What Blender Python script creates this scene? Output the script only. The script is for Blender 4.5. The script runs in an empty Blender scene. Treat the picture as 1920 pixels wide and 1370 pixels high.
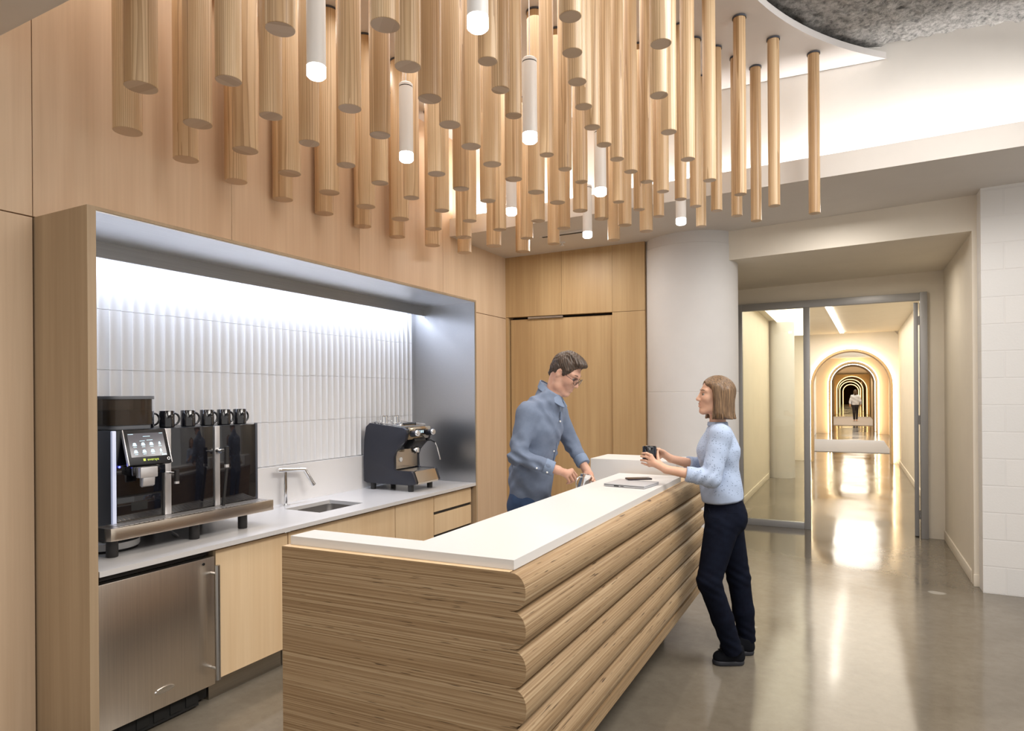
import bpy, bmesh, math, random
import numpy as np
from mathutils import Vector, Matrix

# ---------------------------------------------------------------- camera, world, light, exposure
S = bpy.context.scene
COL = S.collection
S.view_settings.view_transform = 'Standard'
S.view_settings.look = 'None'
S.view_settings.gamma = 1.0
S.view_settings.use_curve_mapping = False
S.view_settings.exposure = 0.0
S.cycles.use_denoising = True
S.cycles.max_bounces = 10
S.cycles.diffuse_bounces = 5
S.cycles.glossy_bounces = 5
S.cycles.transmission_bounces = 8
S.cycles.sample_clamp_indirect = 6.0
S.cycles.caustics_reflective = False
S.cycles.caustics_refractive = False

YAW = math.atan(637 / 1212.0)
ROLL = math.radians(0.4)
cam = bpy.data.cameras.new('camera')
cam.sensor_width = 36.0
cam.lens = 1212.0 / 1920 * 36
cam.shift_y = 56.5 / 1920
cam.clip_end = 300
cam_o = bpy.data.objects.new('camera', cam)
COL.objects.link(cam_o)
_F = Vector((-math.sin(YAW), math.cos(YAW), 0))
_R0 = Vector((math.cos(YAW), math.sin(YAW), 0))
_U0 = Vector((0, 0, 1))
_R = _R0 * math.cos(ROLL) - _U0 * math.sin(ROLL)
_U = _U0 * math.cos(ROLL) + _R0 * math.sin(ROLL)
cam_o.matrix_world = Matrix(((_R.x, _U.x, -_F.x, 0), (_R.y, _U.y, -_F.y, 0), (_R.z, _U.z, -_F.z, 1.6), (0, 0, 0, 1)))
S.camera = cam_o

W = bpy.data.worlds.new('world')
S.world = W
W.use_nodes = True
W.node_tree.nodes['Background'].inputs[0].default_value = (1.0, 0.965, 0.92, 1)
W.node_tree.nodes['Background'].inputs[1].default_value = 0.86

WARM = (1.0, 0.80, 0.56)
NEUT = (1.0, 0.95, 0.89)
COOL = (0.93, 0.95, 1.0)


def area(name, loc, rot, sx, sy, power, col=NEUT, spread=180):
    l = bpy.data.lights.new(name, 'AREA')
    l.shape = 'RECTANGLE'
    l.size = sx
    l.size_y = sy
    l.energy = power
    l.color = col
    l.spread = math.radians(spread)
    o = bpy.data.objects.new(name, l)
    COL.objects.link(o)
    o.location = loc
    o.rotation_euler = rot
    return o


H = math.pi / 2
# cove uplight in the slot behind the upstand, grazing the upper back wall
area('cove_light', (0.6, 5.41, 3.30), (math.radians(172), 0, math.radians(4)), 7.6, 0.06, 105, (1, 0.95, 0.89))
# led strip behind the steel valance of the niche
area('niche_led', (-3.535, 3.26, 2.40), (0, math.radians(-12), 0), 0.05, 3.1, 29, (0.74, 0.82, 1.0))
# wall washer along the top of the timber wall
area('wall_washer', (-3.12, 3.1, 3.99), (0, math.radians(-14), 0), 0.10, 4.0, 17, (1, 0.92, 0.83))
# soft fill lamps added overhead, around and behind the viewer
area('fill_light', (0.9, -0.8, 3.9), (0, 0, 0), 2.4, 1.6, 40, NEUT)
area('fill_light', (-1.6, -0.6, 3.95), (0, 0, 0), 1.6, 1.0, 12, NEUT)
area('fill_light', (1.1, 2.8, 3.97), (0, math.radians(16), 0), 1.2, 3.0, 165, NEUT)
area('fill_light', (-1.9, 3.4, 3.98), (0, 0, 0), 1.6, 3.0, 52, NEUT)
# fill lamps added under the dropped ceiling, then the door recess's own lamp
area('fill_and_recess_light', (-2.4, 5.6, 3.08), (0, 0, 0), 0.25, 0.25, 14, NEUT)
area('fill_and_recess_light', (-0.1, 5.9, 3.12), (0, 0, 0), 0.3, 0.3, 10, NEUT)
area('fill_and_recess_light', (0.3, 7.5, 2.85), (0, 0, 0), 0.2, 0.2, 7, (1, 0.9, 0.76))
# corridor
area('corridor_light', (-0.25, 12.7, 2.96), (0, 0, 0), 2.0, 7.6, 125, (1, 0.91, 0.76))
area('corridor_light', (0.1, 22.5, 2.96), (0, 0, 0), 1.2, 8.0, 130, (1, 0.92, 0.80))
area('corridor_light', (0.1, 42, 2.96), (0, 0, 0), 1.2, 16.0, 260, (1, 0.86, 0.68))  # added lamp, brightens the far walker
area('corridor_light', (-0.3, 96, 3.2), (0, 0, 0), 2.0, 12.0, 300, (1, 0.75, 0.4))  # added amber lamp, lifts the end wall

# ---------------------------------------------------------------- materials
MATS = {}


def nt(name):
    m = bpy.data.materials.new(name)
    m.use_nodes = True
    b = m.node_tree.nodes['Principled BSDF']
    MATS[name] = m
    return m, m.node_tree, b


def mat(name, col, rough=0.5, metal=0.0, spec=None, emit=None, es=0.0, trans=0.0, ior=None, coat=0.0):
    m, t, b = nt(name)
    b.inputs['Base Color'].default_value = (*col, 1)
    b.inputs['Roughness'].default_value = rough
    b.inputs['Metallic'].default_value = metal
    if spec is not None:
        b.inputs['Specular IOR Level'].default_value = spec
    if emit:
        b.inputs['Emission Color'].default_value = (*emit, 1)
        b.inputs['Emission Strength'].default_value = es
    if trans:
        b.inputs['Transmission Weight'].default_value = trans
    if ior:
        b.inputs['IOR'].default_value = ior
    if coat:
        b.inputs['Coat Weight'].default_value = coat
    return m


def coords(t, scale, rnd=False, kind='Object'):
    tc = t.nodes.new('ShaderNodeTexCoord')
    mp = t.nodes.new('ShaderNodeMapping')
    mp.inputs['Scale'].default_value = scale
    t.links.new(tc.outputs[kind], mp.inputs['Vector'])
    if rnd:
        oi = t.nodes.new('ShaderNodeObjectInfo')
        mu = t.nodes.new('ShaderNodeMath')
        mu.operation = 'MULTIPLY'
        mu.inputs[1].default_value = 37.0
        t.links.new(oi.outputs['Random'], mu.inputs[0])
        cb = t.nodes.new('ShaderNodeCombineXYZ')
        for i in range(3):
            t.links.new(mu.outputs[0], cb.inputs[i])
        t.links.new(cb.outputs[0], mp.inputs['Location'])
        return mp.outputs[0], oi.outputs['Random']
    return mp.outputs[0]


def noise(t, vec, scale=1.0, detail=4, rough=0.55, dist=0.0):
    n = t.nodes.new('ShaderNodeTexNoise')
    n.inputs['Scale'].default_value = scale
    n.inputs['Detail'].default_value = detail
    n.inputs['Roughness'].default_value = rough
    n.inputs['Distortion'].default_value = dist
    t.links.new(vec, n.inputs['Vector'])
    return n.outputs['Fac']


def ramp(t, fac, stops):
    r = t.nodes.new('ShaderNodeValToRGB')
    e = r.color_ramp.elements
    e[0].position, e[0].color = stops[0][0], (*stops[0][1], 1)
    e[1].position, e[1].color = stops[-1][0], (*stops[-1][1], 1)
    for p, c in stops[1:-1]:
        k = e.new(p)
        k.color = (*c, 1)
    t.links.new(fac, r.inputs[0])
    return r.outputs[0]


def mix(t, a, b, fac, mode='MIX'):
    m = t.nodes.new('ShaderNodeMix')
    m.data_type = 'RGBA'
    m.blend_type = mode
    for sock, v in ((6, a), (7, b)):
        if isinstance(v, tuple):
            m.inputs[sock].default_value = (*v, 1)
        else:
            t.links.new(v, m.inputs[sock])
    if isinstance(fac, (int, float)):
        m.inputs[0].default_value = fac
    else:
        t.links.new(fac, m.inputs[0])
    return m.outputs[2]


def bump(t, b, h, strength=0.2, dist=0.01):
    n = t.nodes.new('ShaderNodeBump')
    n.inputs['Strength'].default_value = strength
    n.inputs['Distance'].default_value = dist
    t.links.new(h, n.inputs['Height'])
    t.links.new(n.outputs[0], b.inputs['Normal'])


def veneer(name, c1, c2, rough=0.45, axis=2):
    m, t, b = nt(name)
    sc = [55.0, 55.0, 55.0]
    sc[axis] = 1.3
    f = noise(t, coords(t, sc), 1.0, 5, 0.6)
    sc2 = [9.0, 9.0, 9.0]
    sc2[axis] = 0.5
    f2 = noise(t, coords(t, sc2), 1.0, 3, 0.5)
    c = ramp(t, f, [(0.3, c2), (0.7, c1)])
    c = mix(t, c, ramp(t, f2, [(0.35, tuple(x * 0.9 for x in c1)), (0.65, (1, 0.98, 0.95))]), 0.25, 'MULTIPLY')
    t.links.new(c, b.inputs['Base Color'])
    b.inputs['Roughness'].default_value = rough
    b.inputs['Specular IOR Level'].default_value = 0.35
    return m


veneer('maple_wall', (0.74, 0.575, 0.415), (0.685, 0.525, 0.37))
veneer('maple_wall_dim', (0.55, 0.385, 0.205), (0.485, 0.33, 0.17))  # same veneer as the left wall, its dimmer light put into the colour
veneer('maple_front', (0.82, 0.63, 0.41), (0.77, 0.58, 0.365))
veneer('frame_panel', (0.47, 0.355, 0.235), (0.42, 0.315, 0.205))


def ply():
    m, t, b = nt('plywood_edge')
    f = noise(t, coords(t, (0.22, 0.22, 230)), 1.0, 2, 0.6)
    v = noise(t, coords(t, (2.2, 2.2, 200)), 1.0, 3, 0.6)
    g = noise(t, coords(t, (0.5, 0.5, 26)), 1.0, 2, 0.5)
    s = noise(t, coords(t, (9, 9, 260)), 1.0, 1, 0.4)
    c = ramp(t, f, [(0.30, (0.36, 0.225, 0.115)), (0.46, (0.50, 0.335, 0.185)), (0.56, (0.61, 0.43, 0.25)), (0.72, (0.70, 0.53, 0.335))])
    c = mix(t, c, ramp(t, v, [(0.32, (0.62, 0.54, 0.45)), (0.55, (1, 1, 1))]), 0.6, 'MULTIPLY')
    c = mix(t, c, ramp(t, g, [(0.35, (0.80, 0.75, 0.68)), (0.6, (1, 1, 1))]), 0.6, 'MULTIPLY')
    c = mix(t, c, (0.72, 0.735, 0.755), 1.0, 'MULTIPLY')
    c = mix(t, c, (0.06, 0.033, 0.017), ramp(t, s, [(0.69, (0, 0, 0)), (0.75, (0.9, 0.9, 0.9))]))
    t.links.new(c, b.inputs['Base Color'])
    b.inputs['Roughness'].default_value = 0.42
    b.inputs['Specular IOR Level'].default_value = 0.35
    bump(t, b, f, 0.15, 0.002)


ply()


def ash():
    """turned ash, glued up from staves: each stave has its own growth rings"""
    m, t, b = nt('ash_wood')

    def math_(op, a, c=None, d=None):
        n = t.nodes.new('ShaderNodeMath')
        n.operation = op
        for k, v in enumerate((a, c, d)):
            if v is None:
                continue
            if isinstance(v, (int, float)):
                n.inputs[k].default_value = v
            else:
                t.links.new(v, n.inputs[k])
        return n.outputs[0]
    tc = t.nodes.new('ShaderNodeTexCoord')
    oi = t.nodes.new('ShaderNodeObjectInfo')
    sp = t.nodes.new('ShaderNodeSeparateXYZ')
    t.links.new(tc.outputs['Object'], sp.inputs[0])
    idx = math_('FLOOR', math_('MULTIPLY_ADD', sp.outputs['X'], 23.0, 0.35))
    wv = math_('ADD', math_('MULTIPLY', idx, 7.31), math_('MULTIPLY', oi.outputs['Random'], 91.0))
    wn = t.nodes.new('ShaderNodeTexWhiteNoise')
    wn.noise_dimensions = '1D'
    t.links.new(wv, wn.inputs['W'])
    sub = t.nodes.new('ShaderNodeVectorMath')
    sub.operation = 'MULTIPLY_ADD'
    sub.inputs[1].default_value = (0.30, 0.30, 6.0)
    sub.inputs[2].default_value = (-0.15, -0.15, 0)
    t.links.new(wn.outputs['Color'], sub.inputs[0])
    mp = t.nodes.new('ShaderNodeMapping')
    mp.inputs['Scale'].default_value = (1, 1, 0.05)
    t.links.new(tc.outputs['Object'], mp.inputs['Vector'])
    t.links.new(sub.outputs[0], mp.inputs['Location'])
    w = t.nodes.new('ShaderNodeTexWave')
    w.wave_type = 'RINGS'
    w.rings_direction = 'Z'
    w.wave_profile = 'SAW'
    w.inputs['Scale'].default_value = 42
    w.inputs['Distortion'].default_value = 7.0
    w.inputs['Detail'].default_value = 2
    w.inputs['Detail Scale'].default_value = 0.5
    t.links.new(mp.outputs[0], w.inputs['Vector'])
    v2, r = coords(t, (150, 150, 4.0), True)
    f = noise(t, v2, 1.0, 4, 0.6)
    v3, _ = coords(t, (11, 11, 0.8), True)
    f3 = noise(t, v3, 1.0, 2, 0.5)
    c = ramp(t, w.outputs['Fac'], [(0.0, (0.70, 0.54, 0.36)), (0.55, (0.64, 0.475, 0.30)), (1.0, (0.43, 0.29, 0.16))])
    c = mix(t, c, ramp(t, f, [(0.3, (0.86, 0.82, 0.76)), (0.6, (1, 1, 1))]), 0.6, 'MULTIPLY')
    c = mix(t, c, ramp(t, f3, [(0.34, (0.76, 0.66, 0.55)), (0.58, (1, 1, 1))]), 0.5, 'MULTIPLY')
    tint = ramp(t, wn.outputs['Value'], [(0.0, (0.66, 0.55, 0.42)), (0.35, (0.92, 0.87, 0.80)), (1.0, (1.0, 0.99, 0.96))])
    c = mix(t, c, tint, 0.85, 'MULTIPLY')
    # sawn end grain: plain, with the glued staves showing
    sn = t.nodes.new('ShaderNodeSeparateXYZ')
    t.links.new(tc.outputs['Normal'], sn.inputs[0])
    end = math_('GREATER_THAN', math_('ABSOLUTE', sn.outputs['Z']), 0.8)
    ec = mix(t, (0.60, 0.47, 0.355), tint, 0.6, 'MULTIPLY')
    c = mix(t, c, ec, end)
    t.links.new(c, b.inputs['Base Color'])
    b.inputs['Roughness'].default_value = 0.42


ash()


def concrete():
    m, t, b = nt('polished_concrete')
    f = noise(t, coords(t, (0.55, 0.55, 1)), 1.0, 6, 0.6, 0.4)
    g = noise(t, coords(t, (14, 14, 1)), 1.0, 5, 0.7)
    s = noise(t, coords(t, (60, 60, 1)), 1.0, 3, 0.7)
    c = ramp(t, f, [(0.3, (0.140, 0.118, 0.089)), (0.5, (0.188, 0.162, 0.126)), (0.72, (0.25, 0.22, 0.177))])
    c = mix(t, c, ramp(t, g, [(0.3, (0.76, 0.75, 0.73)), (0.65, (1, 1, 1))]), 0.6, 'MULTIPLY')
    c = mix(t, c, ramp(t, s, [(0.25, (0.66, 0.64, 0.6)), (0.42, (1, 1, 1))]), 0.4, 'MULTIPLY')
    p = noise(t, coords(t, (2.6, 2.6, 1)), 1.0, 2, 0.4)
    c = mix(t, c, (0.52, 0.50, 0.46), ramp(t, p, [(0.735, (0, 0, 0)), (0.76, (0.6, 0.6, 0.6))]))
    t.links.new(c, b.inputs['Base Color'])
    rr = t.nodes.new('ShaderNodeMapRange')
    rr.inputs['From Min'].default_value = 0.3
    rr.inputs['From Max'].default_value = 0.7
    rr.inputs['To Min'].default_value = 0.06
    rr.inputs['To Max'].default_value = 0.2
    t.links.new(f, rr.inputs['Value'])
    t.links.new(rr.outputs[0], b.inputs['Roughness'])
    b.inputs['Specular IOR Level'].default_value = 0.5
    h = noise(t, coords(t, (1.1, 0.8, 1)), 1.0, 2, 0.5)
    bump(t, b, h, 0.35, 0.02)


concrete()


def paint(name, col, rough=0.6, amt=0.05):
    m, t, b = nt(name)
    f = noise(t, coords(t, (3, 3, 3)), 1.0, 5, 0.6)
    c = ramp(t, f, [(0.3, tuple(x * (1 - amt) for x in col)), (0.7, col)])
    t.links.new(c, b.inputs['Base Color'])
    b.inputs['Roughness'].default_value = rough
    bump(t, b, noise(t, coords(t, (90, 90, 90)), 1.0, 2, 0.5), 0.04, 0.002)
    return m


paint('white_paint', (0.80, 0.77, 0.73))
paint('bright_paint', (0.86, 0.84, 0.81))
paint('cream_paint', (0.80, 0.74, 0.64))
paint('soffit_paint', (0.70, 0.665, 0.63))
paint('column_paint', (0.70, 0.69, 0.69))
paint('ceiling_panel', (0.66, 0.64, 0.64))


def cmu():
    m, t, b = nt('painted_block')
    tc = t.nodes.new('ShaderNodeTexCoord')
    sp = t.nodes.new('ShaderNodeSeparateXYZ')
    t.links.new(tc.outputs['Object'], sp.inputs[0])
    cb = t.nodes.new('ShaderNodeCombineXYZ')
    t.links.new(sp.outputs['X'], cb.inputs[0])
    t.links.new(sp.outputs['Z'], cb.inputs[1])
    br = t.nodes.new('ShaderNodeTexBrick')
    br.offset = 0.5
    br.inputs['Scale'].default_value = 1.0
    br.inputs['Brick Width'].default_value = 0.42
    br.inputs['Row Height'].default_value = 0.214
    br.inputs['Mortar Size'].default_value = 0.006
    br.inputs['Mortar Smooth'].default_value = 0.3
    br.inputs['Color1'].default_value = (0.80, 0.79, 0.78, 1)
    br.inputs['Color2'].default_value = (0.765, 0.76, 0.755, 1)
    br.inputs['Mortar'].default_value = (0.78, 0.77, 0.765, 1)
    t.links.new(cb.outputs[0], br.inputs['Vector'])
    t.links.new(br.outputs['Color'], b.inputs['Base Color'])
    b.inputs['Roughness'].default_value = 0.6
    g = noise(t, coords(t, (70, 70, 70)), 1.0, 4, 0.6)
    ma = t.nodes.new('ShaderNodeMath')
    ma.operation = 'MULTIPLY_ADD'
    ma.inputs[1].default_value = -1.0
    t.links.new(br.outputs['Fac'], ma.inputs[0])
    mb_ = t.nodes.new('ShaderNodeMath')
    mb_.operation = 'MULTIPLY'
    mb_.inputs[1].default_value = 0.25
    t.links.new(g, mb_.inputs[0])
    t.links.new(mb_.outputs[0], ma.inputs[2])
    bump(t, b, ma.outputs[0], 0.5, 0.006)


cmu()


def brushed(name, col, rough, axis=0, wav=0.0):
    m, t, b = nt(name)
    b.inputs['Metallic'].default_value = 1.0
    sc = [260.0, 260.0, 260.0]
    sc[axis] = 3.0
    f = noise(t, coords(t, sc), 1.0, 3, 0.6)
    c = ramp(t, f, [(0.3, tuple(x * 0.88 for x in col)), (0.7, col)])
    t.links.new(c, b.inputs['Base Color'])
    b.inputs['Roughness'].default_value = rough
    if wav:
        h = noise(t, coords(t, (2.2, 2.2, 0.9)), 1.0, 1, 0.4)
        bump(t, b, h, wav, 0.05)
    else:
        bump(t, b, f, 0.03, 0.001)
    return m


brushed('steel_panel', (0.80, 0.805, 0.81), 0.36, 1)
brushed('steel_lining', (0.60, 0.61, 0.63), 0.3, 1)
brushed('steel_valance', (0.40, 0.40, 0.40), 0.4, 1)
brushed('steel_fridge', (0.86, 0.78, 0.69), 0.32, 2, 0.5)
brushed('steel_tray', (0.70, 0.61, 0.51), 0.3, 1)
brushed('steel_kick', (0.46, 0.42, 0.36), 0.4, 1)
mat('steel_bar', (0.52, 0.52, 0.52), 0.28, 1.0)
mat('chrome', (0.82, 0.82, 0.82), 0.06, 1.0)
mat('warm_chrome', (0.62, 0.56, 0.47), 0.14, 1.0)
mat('alum_frame', (0.36, 0.36, 0.37), 0.42, 0.4)
mat('quartz', (0.80, 0.78, 0.765), 0.28)
mat('quartz_grey', (0.62, 0.605, 0.60), 0.2)
mat('solid_white', (0.68, 0.672, 0.665), 0.35)
mat('tile_white', (0.80, 0.795, 0.80), 0.28)
mat('black_gloss', (0.008, 0.008, 0.011), 0.06, 0.0, coat=0.6)
mat('black_satin', (0.012, 0.012, 0.013), 0.35)
mat('black_matt', (0.01, 0.01, 0.01), 0.75)
mat('machine_grey', (0.085, 0.095, 0.12), 0.35, 0.2)
mat('machine_navy', (0.02, 0.022, 0.032), 0.32, 0.1)
mat('silver_strip', (0.72, 0.71, 0.72), 0.3, 0.6)
mat('led_strip_white', (0.8, 0.85, 1.0), 0.4, emit=(0.6, 0.68, 1.0), es=0.3)
mat('led_blue', (0.1, 0.1, 1.0), 0.4, emit=(0.08, 0.1, 1.0), es=6.0)
mat('hopper_smoke', (0.10, 0.075, 0.055), 0.05, 0.0, trans=0.55, ior=1.3)
mat('hopper_lid', (0.16, 0.17, 0.19), 0.3)
mat('screen_glow', (0.02, 0.02, 0.025), 0.1, emit=(0.16, 0.15, 0.17), es=0.6)
mat('icon_glow', (0.5, 0.7, 0.8), 0.3, emit=(0.5, 0.76, 0.92), es=1.1)
mat('logo_glow', (0.4, 0.5, 0.05), 0.3, emit=(0.5, 0.65, 0.03), es=0.8)
mat('rubber_black', (0.016, 0.015, 0.015), 0.5)
mat('white_enamel', (0.78, 0.77, 0.76), 0.4)
mat('diffuser', (1, 1, 1), 0.4, emit=(1.0, 0.97, 0.93), es=9.0)
mat('halo_led', (1, 0.85, 0.6), 0.5, emit=(1.0, 0.83, 0.55), es=11.0)
mat('halo_led_far', (1, 0.85, 0.6), 0.5, emit=(1.0, 0.66, 0.26), es=4.0)
mat('linear_led', (1, 0.95, 0.85), 0.5, emit=(1.0, 0.93, 0.82), es=9.0)
mat('window_glow', (1, 1, 1), 0.5, emit=(0.95, 0.98, 1.0), es=1.3)
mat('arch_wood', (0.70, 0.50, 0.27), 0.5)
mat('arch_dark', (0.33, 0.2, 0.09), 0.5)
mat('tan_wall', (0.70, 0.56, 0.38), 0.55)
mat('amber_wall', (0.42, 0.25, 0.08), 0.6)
mat('carpet', (0.40, 0.40, 0.42), 0.95)
mat('laptop_alum', (0.52, 0.525, 0.55), 0.45, 0.35)
mat('phone_glass', (0.03, 0.02, 0.022), 0.08)
mat('phone_case', (0.035, 0.02, 0.024), 0.3)
mat('cuff_dark', (0.02, 0.02, 0.025), 0.5)


def glass():
    m, t, b = nt('pane_glass')
    b.inputs['Base Color'].default_value = (0.93, 0.95, 0.86, 1)
    b.inputs['Roughness'].default_value = 0.0
    b.inputs['Transmission Weight'].default_value = 1.0
    b.inputs['IOR'].default_value = 1.45
    lens = mat('lens_glass', (0.97, 0.97, 0.98), 0.0, trans=1.0, ior=1.1)


glass()


def rough_ceiling():
    m, t, b = nt('sprayed_insulation')
    f = noise(t, coords(t, (26, 26, 26)), 1.0, 6, 0.75)
    c = ramp(t, f, [(0.34, (0.16, 0.16, 0.16)), (0.5, (0.46, 0.455, 0.45)), (0.66, (0.72, 0.71, 0.70))])
    t.links.new(c, b.inputs['Base Color'])
    b.inputs['Roughness'].default_value = 0.95
    bump(t, b, f, 1.0, 0.05)


rough_ceiling()


def cloth(name, c1, c2, rough=0.85, scale=22, sheen=0.0):
    m, t, b = nt(name)
    f = noise(t, coords(t, (scale, scale, scale)), 1.0, 5, 0.6)
    t.links.new(ramp(t, f, [(0.3, c2), (0.7, c1)]), b.inputs['Base Color'])
    b.inputs['Roughness'].default_value = rough
    bump(t, b, noise(t, coords(t, (500, 500, 500)), 1.0, 2, 0.5), 0.15, 0.001)
    return m


cloth('shirt_blue', (0.155, 0.195, 0.28), (0.125, 0.16, 0.235))
cloth('shirt_collar', (0.20, 0.26, 0.375), (0.17, 0.225, 0.33))
cloth('jeans_blue', (0.03, 0.065, 0.15), (0.022, 0.045, 0.105))
cloth('jeans_dark', (0.006, 0.009, 0.020), (0.004, 0.005, 0.012)).node_tree.nodes['Principled BSDF'].inputs['Specular IOR Level'].default_value = 0.1
mat('touch_black', (0.012, 0.012, 0.014), 0.3, spec=0.25)
mat('sink_steel', (0.32, 0.30, 0.285), 0.35, 0.8)
cloth('walker_top', (0.62, 0.70, 0.84), (0.56, 0.64, 0.78))
cloth('walker_trousers', (0.02, 0.02, 0.03), (0.015, 0.015, 0.02))
cloth('canvas_black', (0.008, 0.009, 0.013), (0.006, 0.007, 0.010)).node_tree.nodes['Principled BSDF'].inputs['Specular IOR Level'].default_value = 0.12
mat('shoe_rubber', (0.02, 0.022, 0.03), 0.55)
mat('button_white', (0.75, 0.75, 0.75), 0.35)


def knit():
    m, t, b = nt('sweater_blue')
    v = t.nodes.new('ShaderNodeTexVoronoi')
    v.inputs['Scale'].default_value = 1.0
    v.inputs['Randomness'].default_value = 0.75
    t.links.new(coords(t, (80, 80, 80)), v.inputs['Vector'])
    c = ramp(t, v.outputs['Distance'], [(0.14, (0.09, 0.12, 0.21)), (0.235, (0.42, 0.515, 0.70))])
    sp = t.nodes.new('ShaderNodeSeparateXYZ')
    tc = t.nodes.new('ShaderNodeTexCoord')
    t.links.new(tc.outputs['Object'], sp.inputs[0])
    # eyelets only above the ribbed hem
    mr = t.nodes.new('ShaderNodeMapRange')
    mr.inputs['From Min'].default_value = 1.0
    mr.inputs['From Max'].default_value = 1.02
    t.links.new(sp.outputs['Z'], mr.inputs['Value'])
    c = mix(t, (0.42, 0.515, 0.70), c, mr.outputs[0])
    t.links.new(c, b.inputs['Base Color'])
    b.inputs['Roughness'].default_value = 0.9
    bump(t, b, v.outputs['Distance'], 0.12, 0.003)
    cloth('sweater_rib', (0.40, 0.49, 0.67), (0.345, 0.43, 0.60))


knit()


def skin(name, c1, c2):
    m, t, b = nt(name)
    f = noise(t, coords(t, (16, 16, 16)), 1.0, 4, 0.6)
    t.links.new(ramp(t, f, [(0.35, c2), (0.65, c1)]), b.inputs['Base Color'])
    b.inputs['Roughness'].default_value = 0.5
    b.inputs['Subsurface Weight'].default_value = 0.12
    b.inputs['Subsurface Radius'].default_value = (0.02, 0.008, 0.004)
    return m


skin('skin_man', (0.62, 0.37, 0.27), (0.55, 0.30, 0.215))
skin('skin_woman', (0.68, 0.42, 0.30), (0.62, 0.355, 0.245))
mat('lip', (0.42, 0.12, 0.10), 0.45)
mat('eye_white', (0.75, 0.73, 0.70), 0.2)
mat('eye_iris', (0.03, 0.022, 0.018), 0.1)


def hairmat(name, c1, c2, c3):
    m, t, b = nt(name)
    f = noise(t, coords(t, (150, 150, 9)), 1.0, 4, 0.65)
    t.links.new(ramp(t, f, [(0.3, c3), (0.5, c2), (0.7, c1)]), b.inputs['Base Color'])
    b.inputs['Roughness'].default_value = 0.42
    bump(t, b, f, 0.5, 0.004)


hairmat('hair_brown', (0.10, 0.062, 0.040), (0.05, 0.031, 0.02), (0.018, 0.012, 0.009))
hairmat('hair_blonde', (0.33, 0.205, 0.105), (0.16, 0.095, 0.05), (0.055, 0.034, 0.02))


# ---------------------------------------------------------------- mesh helpers
def sharp(me, ang=32):
    for p in me.polygons:
        p.use_smooth = True
    try:
        me.set_sharp_from_angle(angle=math.radians(ang))
    except Exception:
        pass


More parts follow.
